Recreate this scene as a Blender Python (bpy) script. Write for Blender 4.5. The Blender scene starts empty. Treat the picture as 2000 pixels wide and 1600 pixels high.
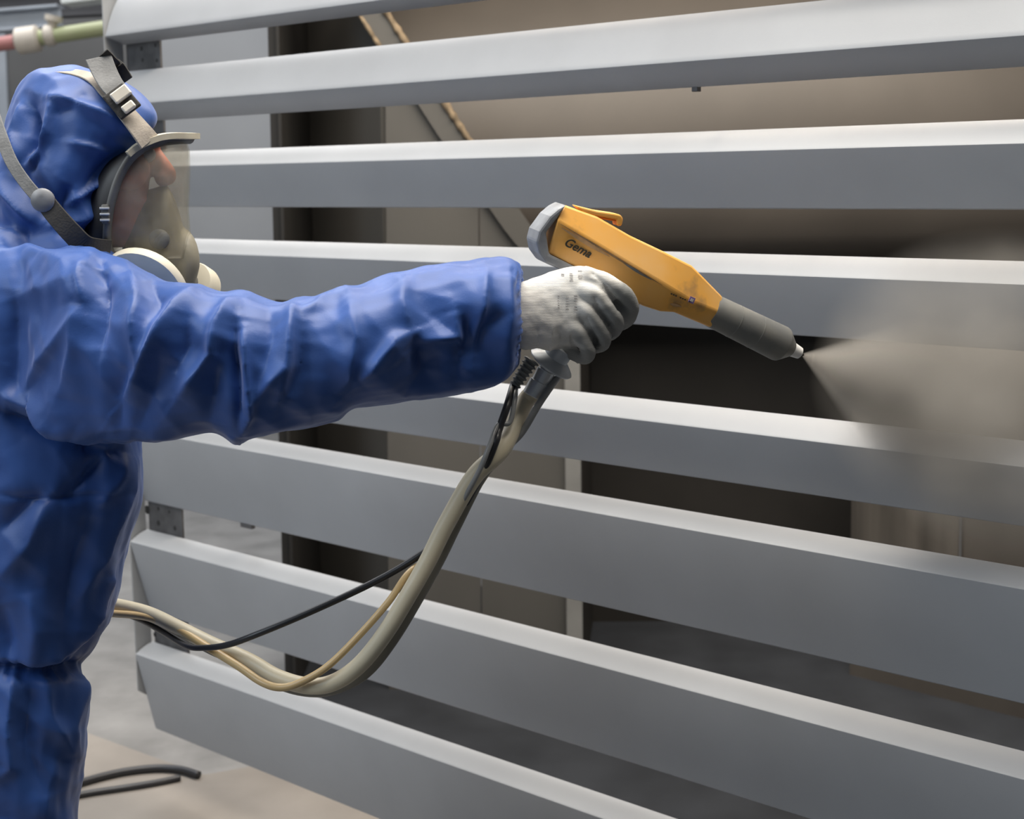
import bpy, bmesh, math, random
import numpy as np
from mathutils import Vector, Matrix, Quaternion

random.seed(7)
rng = np.random.default_rng(7)
SC = bpy.context.scene
COL = SC.collection

# ------------------------------------------------------------------ camera
F = 2700.0                      # focal length in pixels of the 2000 x 1600 frame
CAM_H = 1.55
PITCH, ROLL, YPP = math.radians(5.0), 0.012, 592.0
cam_data = bpy.data.cameras.new('camera')
cam = bpy.data.objects.new('camera', cam_data)
COL.objects.link(cam)
cam_data.sensor_fit = 'HORIZONTAL'
cam_data.sensor_width = 36.0
cam_data.lens = 36.0 * F / 2000.0
cam_data.shift_y = (YPP - 800.0) / 2000.0
cam_data.clip_start = 0.05
cam.matrix_world = (Matrix.Translation((0, 0, CAM_H)) @ Matrix.Rotation(math.pi / 2 - PITCH, 4, 'X')
                    @ Matrix.Rotation(-ROLL, 4, 'Z'))
cam_data.dof.use_dof = True
cam_data.dof.focus_distance = 1.88
cam_data.dof.aperture_fstop = 6.3
SC.camera = cam
CM = np.array(cam.matrix_world)

# ------------------------------------------------------------------ world, lights, exposure
SC.view_settings.view_transform = 'Standard'
SC.view_settings.look = 'None'
SC.view_settings.gamma = 1.0
SC.view_settings.use_curve_mapping = False
SC.view_settings.exposure = 0.3
world = bpy.data.worlds.new('hall_daylight')
SC.world = world
world.use_nodes = True
bg = world.node_tree.nodes['Background']
bg.inputs['Color'].default_value = (0.72, 0.85, 1.0, 1)
bg.inputs['Strength'].default_value = 0.075


def area(name, loc, target, sx, sy, power, color):
    l = bpy.data.lights.new(name, 'AREA')
    l.shape = 'RECTANGLE'
    l.size, l.size_y, l.energy, l.color = sx, sy, power, color
    o = bpy.data.objects.new(name, l)
    COL.objects.link(o)
    o.location = loc
    o.rotation_euler = (Vector(target) - Vector(loc)).to_track_quat('-Z', 'Y').to_euler()
    return o


area('ceiling_light', (0.1, 1.75, 4.4), (0.1, 1.85, 0.0), 3.6, 2.1, 232, (1.0, 0.93, 0.83))
area('ceiling_light', (-2.4, 6.0, 5.2), (-2.2, 6.2, 0.0), 4.0, 3.0, 200, (0.97, 0.98, 1.0))

area('high_window_daylight', (-4.2, 0.4, 3.7), (-0.4, 2.2, 1.4), 4.0, 2.0, 112, (0.80, 0.90, 1.0))
area('booth_fill_light', (0.5, 3.42, 3.0), (0.4, 3.95, 0.6), 2.2, 0.16, 46, (1.0, 0.88, 0.74))  # added unseen lamp, brightens the upper booth walls


# ------------------------------------------------------------------ helpers
def px(x, y, d):
    """the point at depth d (metres along the lens axis) that the photograph shows at x, y"""
    c = np.array([(x - 1000.0) / F * d, -(y - YPP) / F * d, -d, 1.0])
    return Vector((CM @ c)[:3])


def ray(x, y):
    return px(x, y, 1.0) - Vector((0, 0, CAM_H))


def on_plane(x, y, p, n):
    o = Vector((0, 0, CAM_H))
    r = ray(x, y)
    return o + r * ((p - o).dot(n) / r.dot(n))


def on_floor(x, y, z=0.0):
    return on_plane(x, y, Vector((0, 0, z)), Vector((0, 0, 1)))


CMI = np.linalg.inv(CM)


def to_px(co):
    c = np.c_[co, np.ones(len(co))] @ CMI.T
    d = -c[:, 2]
    return np.c_[1000 + c[:, 0] / d * F, YPP - c[:, 1] / d * F], d


def tag(o, label=None, cat=None, group=None, kind=None):
    if label: o['label'] = label
    if cat: o['category'] = cat
    if group: o['group'] = group
    if kind: o['kind'] = kind
    return o


def empty(name, loc=(0, 0, 0)):
    o = bpy.data.objects.new(name, None)
    o.empty_display_size = 0.05
    COL.objects.link(o)
    o.location = loc
    return o


def mesh_obj(name, verts, faces, mat, parent=None, smooth=False, angle=None):
    me = bpy.data.meshes.new(name)
    me.from_pydata([tuple(v) for v in verts], [], [tuple(f) for f in faces])
    return link_mesh(name, me, mat, parent, smooth, angle)


def link_mesh(name, me, mat, parent=None, smooth=False, angle=None):
    bm = bmesh.new()
    bm.from_mesh(me)
    bmesh.ops.recalc_face_normals(bm, faces=bm.faces)
    bm.to_mesh(me)
    bm.free()
    if mat: me.materials.append(mat)
    if smooth or angle:
        me.polygons.foreach_set('use_smooth', [True] * len(me.polygons))
        if angle:
            try:
                me.set_sharp_from_angle(angle=math.radians(angle))
            except Exception:
                pass
    me.update()
    o = bpy.data.objects.new(name, me)
    COL.objects.link(o)
    if parent:
        o.parent = parent
        # vertices are written in world space: undo the (chain of) parent offsets
        off = Vector((0, 0, 0))
        p = parent
        while p:
            off += p.location
            p = p.parent
        o.location = -off
    return o


def box_vf(c, ax, ay, az, hx, hy, hz):
    c, ax, ay, az = Vector(c), Vector(ax), Vector(ay), Vector(az)
    v = [c + ax * hx * sx + ay * hy * sy + az * hz * sz for sx in (-1, 1) for sy in (-1, 1) for sz in (-1, 1)]
    f = [(0, 1, 3, 2), (4, 6, 7, 5), (0, 4, 5, 1), (2, 3, 7, 6), (0, 2, 6, 4), (1, 5, 7, 3)]
    return v, f


def bevelled(o, w, seg=2):
    m = o.modifiers.new('bevel', 'BEVEL')
    m.width, m.segments = w, seg
    m.limit_method = 'ANGLE'
    m.angle_limit = math.radians(25)
    return o


def box(name, c, size, mat, parent=None, axes=None, bevel=0.003):
    ax, ay, az = axes or ((1, 0, 0), (0, 1, 0), (0, 0, 1))
    v, f = box_vf(c, ax, ay, az, size[0] / 2, size[1] / 2, size[2] / 2)
    o = mesh_obj(name, v, f, mat, parent)
    if bevel: bevelled(o, bevel)
    return o


def loft(rings, caps=True, off=0):
    n = len(rings[0])
    v = [p for r in rings for p in r]
    f = []
    for i in range(len(rings) - 1):
        for j in range(n):
            a, b = i * n + j, i * n + (j + 1) % n
            f.append((a + off, b + off, b + n + off, a + n + off))
    if caps:
        f.append(tuple(off + j for j in reversed(range(n))))
        f.append(tuple(off + (len(rings) - 1) * n + j for j in range(n)))
    return v, f


def catmull(P, n=8):
    P = [np.array(p, float) for p in P]
    out = []
    for i in range(len(P) - 1):
        p0, p1, p2, p3 = P[max(i - 1, 0)], P[i], P[i + 1], P[min(i + 2, len(P) - 1)]
        for k in range(n):
            t = k / n
            out.append(0.5 * ((2 * p1) + (-p0 + p2) * t + (2 * p0 - 5 * p1 + 4 * p2 - p3) * t * t
                              + (-p0 + 3 * p1 - 3 * p2 + p3) * t ** 3))
    out.append(P[-1])
    return out


def tube_vf(pts, rad, nseg=12, caps=True, off=0, roundcap=False):
    pts = [Vector(p) for p in pts]
    if not hasattr(rad, '__len__'): rad = [rad] * len(pts)
    rad = list(rad)
    if roundcap:
        t0 = (pts[0] - pts[1]).normalized()
        t1 = (pts[-1] - pts[-2]).normalized()
        a, ra, b, rb = pts[0], rad[0], pts[-1], rad[-1]
        pts = [a + t0 * ra * .96, a + t0 * ra * .7] + pts + [b + t1 * rb * .7, b + t1 * rb * .96]
        rad = [ra * .25, ra * .7] + rad + [rb * .7, rb * .25]
    rings, prev = [], None
    for i, p in enumerate(pts):
        t = (pts[min(i + 1, len(pts) - 1)] - pts[max(i - 1, 0)]).normalized()
        if prev is None:
            u = t.orthogonal().normalized()
        else:
            u = (prev - t * prev.dot(t)).normalized()
        prev = u
        w = t.cross(u)
        rings.append([p + (u * math.cos(2 * math.pi * k / nseg) + w * math.sin(2 * math.pi * k / nseg)) * rad[i]
                      for k in range(nseg)])
    return loft(rings, caps, off)


def tube(name, pts, rad, mat, parent=None, nseg=12, roundcap=False):
    v, f = tube_vf(pts, rad, nseg, roundcap=roundcap)
    return mesh_obj(name, v, f, mat, parent, smooth=True, angle=50)


def lathe(name, a, b, prof, mat, parent=None, nseg=32, angle=40):
    """prof: (t along a->b in metres from a, radius)"""
    a, b = Vector(a), Vector(b)
    t = (b - a).normalized()
    u = t.orthogonal().normalized()
    w = t.cross(u)
    rings = [[a + t * q + (u * math.cos(2 * math.pi * k / nseg) + w * math.sin(2 * math.pi * k / nseg)) * r
              for k in range(nseg)] for q, r in prof]
    v, f = loft(rings)
    return mesh_obj(name, v, f, mat, parent, smooth=True, angle=angle)


def prism(name, poly, nrm, th, mat, parent=None, bevel=0.0):
    """flat outline (world points) given a thickness along nrm"""
    n = len(poly)
    nrm = Vector(nrm)
    v = [Vector(p) for p in poly] + [Vector(p) + nrm * th for p in poly]
    f = [tuple(reversed(range(n))), tuple(range(n, 2 * n))]
    f += [(i, (i + 1) % n, (i + 1) % n + n, i + n) for i in range(n)]
    o = mesh_obj(name, v, f, mat, parent)
    if bevel: bevelled(o, bevel)
    return o


def remeshed(pieces, voxel, smooth_iter=4, factor=0.5):
    """union of closed pieces as one continuous surface"""
    V, Fc = [], []
    for v, f in pieces:
        o = len(V)
        V += [tuple(p) for p in v]
        Fc += [tuple(i + o for i in q) for q in f]
    me = bpy.data.meshes.new('tmp')
    me.from_pydata(V, [], Fc)
    bm = bmesh.new()
    bm.from_mesh(me)
    bmesh.ops.recalc_face_normals(bm, faces=bm.faces)
    bm.to_mesh(me)
    bm.free()
    ob = bpy.data.objects.new('tmp', me)
    COL.objects.link(ob)
    m = ob.modifiers.new('r', 'REMESH')
    m.mode = 'VOXEL'
    m.voxel_size = voxel
    m2 = ob.modifiers.new('s', 'SMOOTH')
    m2.iterations, m2.factor = smooth_iter, factor
    dg = bpy.context.evaluated_depsgraph_get()
    out = bpy.data.meshes.new_from_object(ob.evaluated_get(dg))
    bpy.data.objects.remove(ob)
    bpy.data.meshes.remove(me)
    return out


def get_co_no(me):
    n = len(me.vertices)
    co = np.empty(n * 3)
    me.vertices.foreach_get('co', co)
    no = np.empty(n * 3)
    me.vertices.foreach_get('normal', no)
    return co.reshape(-1, 3), no.reshape(-1, 3)


def set_co(me, co):
    me.vertices.foreach_set('co', co.ravel())
    me.update()


def vnoise(p, seed=0):
    """cheap smooth 3-D noise: a few random plane waves"""
    r = np.random.default_rng(seed)
    out = np.zeros(len(p))
    for _ in range(10):
        k = r.normal(size=3)
        k *= r.uniform(.6, 1.5) / np.linalg.norm(k)
        out += np.sin(p @ k * 2 * math.pi + r.uniform(0, 6.28))
    return out / 4.0


# ------------------------------------------------------------------ materials
def mat(name, color, rough=0.5, metal=0.0, var=0.12, scale=8.0, bump=0.0, bscale=60.0, color2=None, spec=0.5,
        stretch=None, lo=0.35, hi=0.68):
    m = bpy.data.materials.new(name)
    m.use_nodes = True
    nt = m.node_tree
    b = nt.nodes['Principled BSDF']
    b.inputs['Roughness'].default_value = rough
    b.inputs['Metallic'].default_value = metal
    b.inputs['Specular IOR Level'].default_value = spec
    tc = nt.nodes.new('ShaderNodeTexCoord')
    mp = nt.nodes.new('ShaderNodeMapping')
    if stretch: mp.inputs['Scale'].default_value = stretch
    nt.links.new(tc.outputs['Object'], mp.inputs['Vector'])
    nz = nt.nodes.new('ShaderNodeTexNoise')
    nz.inputs['Scale'].default_value = scale
    nz.inputs['Detail'].default_value = 5
    nt.links.new(mp.outputs['Vector'], nz.inputs['Vector'])
    cr = nt.nodes.new('ShaderNodeValToRGB')
    c = np.array(color)
    c2 = np.array(color2) if color2 is not None else np.clip(c * (1 + var), 0, 1)
    c1 = c if color2 is not None else c * (1 - var)
    cr.color_ramp.elements[0].position = lo
    cr.color_ramp.elements[1].position = hi
    cr.color_ramp.elements[0].color = (*c1, 1)
    cr.color_ramp.elements[1].color = (*c2, 1)
    nt.links.new(nz.outputs['Fac'], cr.inputs['Fac'])
    nt.links.new(cr.outputs['Color'], b.inputs['Base Color'])
    if bump:
        n2 = nt.nodes.new('ShaderNodeTexNoise')
        n2.inputs['Scale'].default_value = bscale
        n2.inputs['Detail'].default_value = 4
        nt.links.new(mp.outputs['Vector'], n2.inputs['Vector'])
        bp = nt.nodes.new('ShaderNodeBump')
        bp.inputs['Strength'].default_value = bump
        bp.inputs['Distance'].default_value = 0.004
        nt.links.new(n2.outputs['Fac'], bp.inputs['Height'])
        nt.links.new(bp.outputs['Normal'], b.inputs['Normal'])
    return m


M = {}
M['slat'] = mat('grey_primer', (0.3483, 0.3629, 0.3872), 0.48, 0.0, 0.04, 5, 0.06, 900, spec=0.45)
M['plate'] = mat('grey_plate', (0.3060, 0.3145, 0.3230), 0.5, 0.0, 0.06, 12, 0.05, 300)
M['bracket'] = mat('dark_steel', (0.10, 0.10, 0.105), 0.55, 0.3, 0.3, 20, 0.1, 120)
M['bolt'] = mat('black_hole', (0.02, 0.02, 0.02), 0.6)
M['booth'] = mat('dusty_booth_steel', (0.0850, 0.0816, 0.0756), 0.55, 0.0, 0.14, 2.5, 0.08, 90, stretch=(1, 1, .35))
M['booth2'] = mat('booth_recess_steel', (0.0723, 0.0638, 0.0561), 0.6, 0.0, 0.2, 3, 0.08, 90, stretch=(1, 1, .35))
M['edge_shade'] = mat('booth_edge_shade_black', (0.012, 0.011, 0.010), 0.7)  # near-black tone stands in for shade at the booth's left edge
M['recess_shade'] = mat('shaded_recess_steel', (0.021, 0.019, 0.017), 0.6, 0.0, 0.2, 3)  # darker copy of the booth steel, recess shade put into the colour
M['floor_shade_sheet'] = mat('floor_shade_dark', (0.030, 0.033, 0.039), 0.8, 0.0, 0.2, 4, 0.1, 60, spec=0.15)  # floor shade put into the colour
M['hopper'] = mat('dusty_hopper_steel', (0.0757, 0.0662, 0.0576), 0.55, 0.0, 0.10, 2.5, 0.05, 90)
M['streak'] = mat('brushed_booth_steel', (0.0960, 0.0864, 0.0760), 0.45, 0.2, 0.35, 16, 0.1, 60, stretch=(1, 1, .05))
M['flange'] = mat('bare_flange', (0.2550, 0.2550, 0.2475), 0.5, 0.2, 0.15, 6)
M['weld'] = mat('dusty_weld', (0.1920, 0.1440, 0.0900), 0.8, 0.0, 0.4, 40, 0.4, 90)
M['concrete'] = mat('concrete', (0.2166, 0.2128, 0.2090), 0.75, 0.0, 0.22, 5, 0.25, 40)
M['board'] = mat('brown_board', (0.2448, 0.2210, 0.1972), 0.7, 0.0, 0.14, 3, 0.1, 50)
M['wall'] = mat('pale_wall', (0.3200, 0.3280, 0.3400), 0.7, 0.0, 0.05, 1.2)
M['door'] = mat('dark_door', (0.10, 0.10, 0.10), 0.6, 0.0, 0.1, 2)
M['beam'] = mat('painted_beam', (0.33, 0.36, 0.40), 0.5, 0.0, 0.1, 3)
M['beam_dark'] = mat('dark_beam', (0.05, 0.05, 0.055), 0.6, 0.0, 0.2, 3)
M['pipe'] = mat('yellow_green_pipe', (0.27, 0.30, 0.15), 0.45, 0.0, 0.15, 4, color2=(0.36, 0.36, 0.22))
M['pipe_red'] = mat('faded_red_pipe', (0.38, 0.16, 0.15), 0.5, 0.0, 0.1, 4)
M['fitting'] = mat('pale_fitting', (0.5270, 0.4760, 0.4080), 0.5, 0.0, 0.1, 12)
M['lampw'] = mat('lamp_housing', (0.6120, 0.6460, 0.6460), 0.4, 0.0, 0.05, 4)

# ------------------------------------------------------------------ hall
WALL_Y = 9.2
tag(box('floor', (0, 5, -0.05), (26, 22, 0.1), M['concrete'], bevel=0), kind='structure')
tag(box('wall_back', (0, WALL_Y + 0.1, 2.4), (26, 0.2, 5.2), M['wall'], bevel=0), kind='structure')
tag(box('wall_left', (-4.7, 4.5, 2.4), (0.2, 13, 5.2), M['wall'], bevel=0), kind='structure')
# dark sliding door in the back wall, behind the worker's head
yd = WALL_Y - 0.03
a, b = px(20, 250, 9), px(262, 250, 9)
dx0 = a.x * yd / a.y
dx1 = b.x * yd / b.y
door = tag(box('door_1', ((dx0 + dx1) / 2, yd, 1.6), (dx1 - dx0, 0.05, 3.2), M['door'], bevel=0.004), kind='structure')
for k in range(2):
    xx = dx0 - 0.02 if k == 0 else dx1 + 0.02
    box('door_frame', (xx, yd - 0.01, 1.62), (0.06, 0.09, 3.24), M['beam'], door)
box('door_frame', ((dx0 + dx1) / 2, yd - 0.01, 3.25), (dx1 - dx0 + .1, 0.09, 0.06), M['beam'], door)

# pipe run and beams under the roof, far behind
D = 6.4
pa, pb = px(-160, 112, D), px(330, 36, D)
pipe = empty('pipe_run', pa)
mid = px(45, 79, D)
tube('pipe', [mid, (mid + pb) / 2, pb], 0.036, M['pipe'], pipe, 16)
tube('pipe', [pa, (pa + mid) / 2, mid], 0.034, M['pipe_red'], pipe, 16)
dirp = (pb - pa).normalized()
for xx, yy, r, L in ((55, 78, .062, .11), (98, 69, .05, .05)):
    c = px(xx, yy, D)
    lathe('coupling', c - dirp * L / 2, c + dirp * L / 2, [(0, r * .8), (.01, r), (L - .01, r), (L, r * .8)], M['fitting'], pipe, 20)
c = px(100, 62, D)
lathe('valve_handle', c, c + Vector((0.02, 0, .09)), [(0, .02), (.04, .022), (.05, .04), (.075, .04)], M['fitting'], pipe, 16)
tag(pipe, 'yellow-green and faded red pipe run with pale couplings beside the roof beams', 'pipe')


def beam(name, x0, y0, x1, y1, d, h, m, label):
    a, b = px(x0, y0, d), px(x1, y1, d)
    t = (b - a).normalized()
    up = Vector((0, 0, 1))
    up = (up - t * up.dot(t)).normalized()
    dep = t.cross(up)
    e = empty(name, (a + b) / 2)
    L = (b - a).length
    c = (a + b) / 2
    box('web', c, (L, .012, h), m, e, (t, dep, up), 0)
    box('top_flange', c + up * h / 2, (L, .12, .014), m, e, (t, dep, up), .002)
    box('bottom_flange', c - up * h / 2, (L, .12, .014), m, e, (t, dep, up), .002)
    tag(e, label, 'beam')
    return e


beam('roof_beam', -260, 62, 120, 32, 7.2, .10, M['beam'], 'pale blue-grey steel beam above the pipe run')
beam('roof_beam', -260, 20, 230, -2, 7.6, .16, M['beam_dark'], 'dark steel beam next to the roof lamp')
a, b = px(128, 4, 6.6), px(206, -6, 6.6)
lamp = empty('roof_lamp', a)
t = (b - a).normalized()
box('housing', (a + b) / 2, ((b - a).length, .16, .04), M['lampw'], lamp, (t, Vector((0, 1, 0)), t.cross(Vector((0, 1, 0))) * -1), .006)
box('hanger', (a + b) / 2 + Vector((0, 0, .12)), (.02, .02, .2), M['beam_dark'], lamp)
tag(lamp, 'pale lamp housing hung beside the dark roof beam', 'lamp')

# ------------------------------------------------------------------ louvre panel
dv = ray(-2237, 395)
dv.z = 0
dv.normalize()                                   # along the slats, towards their far left end
nv = Vector((dv.y, -dv.x, 0))                    # away from the camera
if nv.y < 0: nv = -nv
P0 = px(1570, 685, 2.2)
UPV = Vector((0, 0, 1))
DEP = 0.052


def hit(x, y, off):
    return on_plane(x, y, P0 + nv * off, nv)


def s_of(p):
    return (p - P0).dot(dv)


def at(s, off, z):
    q = P0 + dv * s + nv * off
    return Vector((q.x, q.y, z))


sA, zA = s_of(hit(205, 65, 0)), hit(205, 65, 0).z
sB, zB = s_of(hit(265, 1282, 0)), hit(265, 1282, 0).z


def s_left(z):
    return sA + (sB - sA) * (z - zA) / (zB - zA)


S_RIGHT = -1.15
SL = [(-168, -58, -29), (44, 132, 181), (264, 302, 407), (488, 525, 630), (771, 813, 907), (971, 1006, 1187),
      (1261, 1306, 1475), (1553, 1602, 1780)]
panel = empty('louvre_panel', at(0.3, .03, 0))
slat_z = []
for yt, ya, yb in SL:
    zt, za, zb = hit(1184, yt, DEP).z, hit(1184, ya, 0).z, hit(1184, yb, DEP).z
    slat_z.append((zt, za, zb))
    # profile (offset, z), top face slightly convex, nose rounded
    prof = []
    A, T, B = np.array([0, za]), np.array([DEP, zt]), np.array([DEP, zb])
    nrm = np.array([-(T - A)[1], (T - A)[0]])
    nrm /= np.linalg.norm(nrm)
    if nrm[1] < 0: nrm = -nrm
    LT = np.linalg.norm(T - A)
    for k in range(11):
        q = 1 - k / 10
        bulge = 0.16 * LT * max(0, q) * (1 - q) * 1.4 * (0.5 + q)
        prof.append(A + (T - A) * q + nrm * bulge)
    # round the nose
    e1, e2 = prof[-2] - A, B - A
    e1 /= np.linalg.norm(e1)
    e2 /= np.linalg.norm(e2)
    prof = prof[:-1] + [A + e1 * .0016, A + (e1 + e2) * .0005, A + e2 * .0016, B - e2 * .002, B + np.array([.002, 0])]
    prof += [np.array([DEP + .002, zt - .002])]
    sl = s_left(za)
    rings = []
    for s in (sl, S_RIGHT):
        rings.append([at(s, o, z) for o, z in prof])
    v, f = loft(rings)
    mesh_obj('slat', v, f, M['slat'], panel, smooth=True, angle=28)
# end bar at the far left end
zt, zb = slat_z[0][0] - 0.01, hit(270, 1352, 0.0).z
for side, L in (('end_bar', 1),):
    poly = [at(s_left(zt) + .004, .0, zt), at(s_left(zt) + .004, DEP, zt), at(s_left(zb) + .004, DEP, zb - .035), at(s_left(zb) + .004, .006, zb)]
    prism('end_bar', poly, -dv * -1, .004, M['plate'], panel)
# rear mullions behind the slats, with holes


def mullion(s0, w, off):
    zb2, zt2 = slat_z[-1][2] + .03, slat_z[0][0] + .25
    sl0, sl1 = s_left(zb2) - s_left(0.9), s_left(zt2) - s_left(0.9)
    poly = [at(s0 + sl0, off, zb2), at(s0 + sl0 - w, off, zb2), at(s0 + sl1 - w, off, zt2), at(s0 + sl1, off, zt2)]
    o = prism('mullion', poly, nv, .006, M['bracket'], panel)
    poly = [at(s0 + sl0 - .004, off, zb2), at(s0 + sl0, off, zb2), at(s0 + sl1, off, zt2), at(s0 + sl1 - .004, off, zt2)]
    prism('mullion_flange', poly, nv, .05, M['bracket'], panel)
    return o


m1 = mullion(s_left(0.9) - .004, .135, DEP + .004)
mullion(-0.75, .135, DEP + .004)
for xx, yy, r in ((287, 996, .011), (309, 994, .005), (309, 1022, .007), (341, 1032, .006), (330, 1000, .004), (276, 95, .006),
                  (303, 88, .005), (278, 117, .005), (306, 118, .005), (330, 1215, .005), (302, 1240, .006)):
    c = hit(xx, yy, DEP + .0035)
    lathe('bolt_hole', c, c + nv * .004, [(0, r * .6), (.0005, r), (.002, r)], M['bolt'], m1, 12)
# small clips under the slats
for xx, yy, ln in ((484, 1026, .04), (1360, 172, .012)):
    c = hit(xx, yy, DEP + .006)
    box('clip', c, (ln, .012, .012), M['bracket'], panel, (dv, nv, UPV), .001)
# hangers up to the conveyor
for s0 in (s_left(.9) - .07, -.82):
    p = at(s0, DEP + .01, slat_z[0][0] + .2)
    tube('hanger_rod', [p, Vector((p.x, p.y, 2.9)), Vector((p.x, p.y, 3.424))], .008, M['bracket'], panel, 10)
tag(panel, 'grey primed metal louvre panel of wide tilted slats being spray coated', 'louvre panel')
cv = empty('conveyor_rail', at(.3, DEP + .01, 3.4))
box('rail', at(.3, DEP + .01, 3.465), (6.2, .06, .08), M['beam_dark'], cv, (dv, nv, UPV), .004)
for s0 in (-2.0, 2.6):
    box('drop_post', at(s0, DEP + .01, 4.2), (.06, .06, 1.5), M['beam_dark'], cv, (dv, nv, UPV), .004)
tag(cv, 'dark overhead conveyor rail carrying the louvre panel', 'rail')

# ------------------------------------------------------------------ spray booth behind the panel
booth = empty('spray_booth', (0.6, 4.1, 0))
TOP = 3.2


def gx(xp, Y, yp=640.0):
    r = ray(xp, yp)
    return r.x / r.y * Y


def wall_seg(name, xa, Ya, xb, Yb, m, z0=0.0, z1=TOP - .005, th=.03):
    a = Vector((gx(xa, Ya), Ya, z0))
    b = Vector((gx(xb, Yb), Yb, z0))
    t = (b - a).normalized()
    n = Vector((-t.y, t.x, 0))
    v, f = loft([[a, b, b + n * th, a + n * th], [p + Vector((0, 0, z1 - z0)) for p in (a, b, b + n * th, a + n * th)]])
    return mesh_obj(name, v, f, m, booth)


wall_seg('edge_post', 554, 4.06, 560, 4.06, M['edge_shade'], th=.04)
wall_seg('recess_panel', 560, 4.95, 752, 4.14, M['booth'])


def bpt(x, y, Y=4.12):
    return on_plane(x, y, Vector((0, Y, 0)), Vector((0, 1, 0)))


def bfl(x, Y=4.12):
    return Vector((gx(x, Y, 1200), Y, 0))


# side chute plates: their upper right corner is cut off along a welded diagonal
prism('back_panel', [bpt(752, -150), bpt(752, 22), bpt(934, 300), bfl(938), bfl(757)][1:], (0, 1, 0), .03, M['booth'], booth)
prism('back_panel', [bpt(936, 303), bpt(1040, 448), bpt(1104, 533), bfl(1110), bfl(940)], (0, 1, 0), .03, M['booth'], booth)
prism('post_flange', [bpt(1101, 530, 4.09), bpt(1131, 562, 4.09), bfl(1138, 4.09), bfl(1107, 4.09)], (0, 1, 0), .05, M['flange'], booth)
ZC = px(1700, 604, 4.2).z
wall_seg('return_panel', 1134, 4.1, 1154, 4.75, M['recess_shade'], z1=ZC)
wall_seg('recess_panel', 1135, 4.75, 1700, 4.75, M['recess_shade'], z1=ZC + .1)
wall_seg('return_panel', 1690, 4.75, 1666, 4.3, M['recess_shade'], z1=ZC)
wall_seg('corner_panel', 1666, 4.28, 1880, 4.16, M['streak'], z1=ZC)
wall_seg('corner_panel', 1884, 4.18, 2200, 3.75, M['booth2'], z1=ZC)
xl = gx(556, 4.06)
prism('left_side', [(xl, 4.08, 0), (xl, 5.2, 0), (xl, 5.2, TOP), (xl, 4.08, TOP)], (-1, 0, 0), .03, M['edge_shade'], booth)
prism('light_block_roof', [(xl, 3.05, TOP), (xl, 5.3, TOP), (1.95, 5.3, TOP), (1.95, 3.05, TOP)], (0, 0, 1), .05, M['booth2'], booth)  # unseen roof, added to keep light out of the booth
prism('light_block_side', [(1.95, -2.5, 0), (1.95, 5.3, 0), (1.95, 5.3, TOP), (1.95, -2.5, TOP)], (1, 0, 0), .03, M['booth2'], booth)  # unseen wall, added to block ambient light from the right
prism('floor_shade_sheet', [(xl, 4.02, .001), (xl, 5.2, .001), (1.95, 5.2, .001), (1.95, -1.5, .001), (-.28, -1.5, .001), (-.28, 3.4, .001)], (0, 0, 1), .003, M['floor_shade_sheet'], booth)  # dark sheet for floor shade, its out-of-view front cuts bounce onto the slats
# curved hopper hood: leans back above, curls under below, its left edge runs down in a diagonal weld
HPROF = [(-1.0, 4.30), (-0.15, 4.08), (0.2, 3.82), (0.4, 3.73), (0.6, 3.70), (0.8, 3.70), (0.92, 3.73), (1.02, 3.80), (1.12, 3.95)]
HPROF = [(a, b + .62) for a, b in HPROF]
ZT, ZL = px(1000, -40, 4.4).z, px(1000, 520, 4.4).z


def hood_pt(x, q):
    """x pixel, q 0 (top of the picture) .. 1 (lower lip)"""
    Yq = float(np.interp(q, [a for a, b in HPROF], [b for a, b in HPROF]))
    z = ZT + (ZL - ZT) * q
    return Vector((gx(x, Yq), Yq, z))


QS = [-.4, -.16, 0, .1, .25, .4, .55, .65, .72, .8, .85, .9, .94, .97, 1.0, 1.03, 1.06, 1.09, 1.12]
rings = []
for q in QS:
    a_, b_ = hood_pt(735, q), hood_pt(2150, q)
    rings.append([a_, a_.lerp(b_, .33), a_.lerp(b_, .66), b_, b_ + Vector((0, .02, 0)), a_ + Vector((0, .02, 0))])
v, f = loft(rings)
mesh_obj('hopper_hood', v, f, M['hopper'], booth, smooth=True, angle=50)
DG = [(650, -150), (752, 20), (910, 265), (1040, 450), (1132, 565)]


def dgx(y):
    return float(np.interp(y, [b for a, b in DG], [a for a, b in DG]))


def bead(y0, y1, dx, r):
    pts = [bpt(dgx(y0 + (y1 - y0) * k / 60) + dx, y0 + (y1 - y0) * k / 60, 4.098) for k in range(61)]
    tube('weld_bead', pts, [r * (.7 + .5 * random.random()) for _ in pts], M['weld'], booth, 8)


bead(-140, 300, 0, .011)
bead(-140, 95, -56, .007)
st = [(-150, 0), (20, 0), (265, 0), (450, 0), (565, 0)]
prism('edge_strip', [bpt(dgx(y) + 3, y, 4.10) for y, _ in st] + [bpt(dgx(y) - 54, y, 4.10) for y, _ in reversed(st)], (0, 1, 0), .018, M['booth'], booth)
box('added_lamp_housing', (0.5, 3.42, 3.06), (2.3, .2, .08), M['lampw'], booth)  # unseen housing added above the fill lamp
# booth base sill
wall_seg('base_sill', 1666, 4.2, 2200, 3.66, M['booth2'], 0, .09, th=.05)
tag(booth, 'dusty dark brown steel spray booth behind the louvre slats', 'spray booth')

# protective boards on the floor
bd = [on_floor(-150, 1360), on_floor(172, 1436), on_floor(392, 1516), on_floor(402, 1517), on_floor(560, 1488), on_floor(860, 1580), on_floor(1150, 1900), on_floor(-150, 1900)]
tag(prism('floor_board', bd, UPV, .006, M['board'], bevel=.001), 'brown protective board lying on the concrete under the black floor hoses', 'board')

# ------------------------------------------------------------------ more materials


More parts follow.
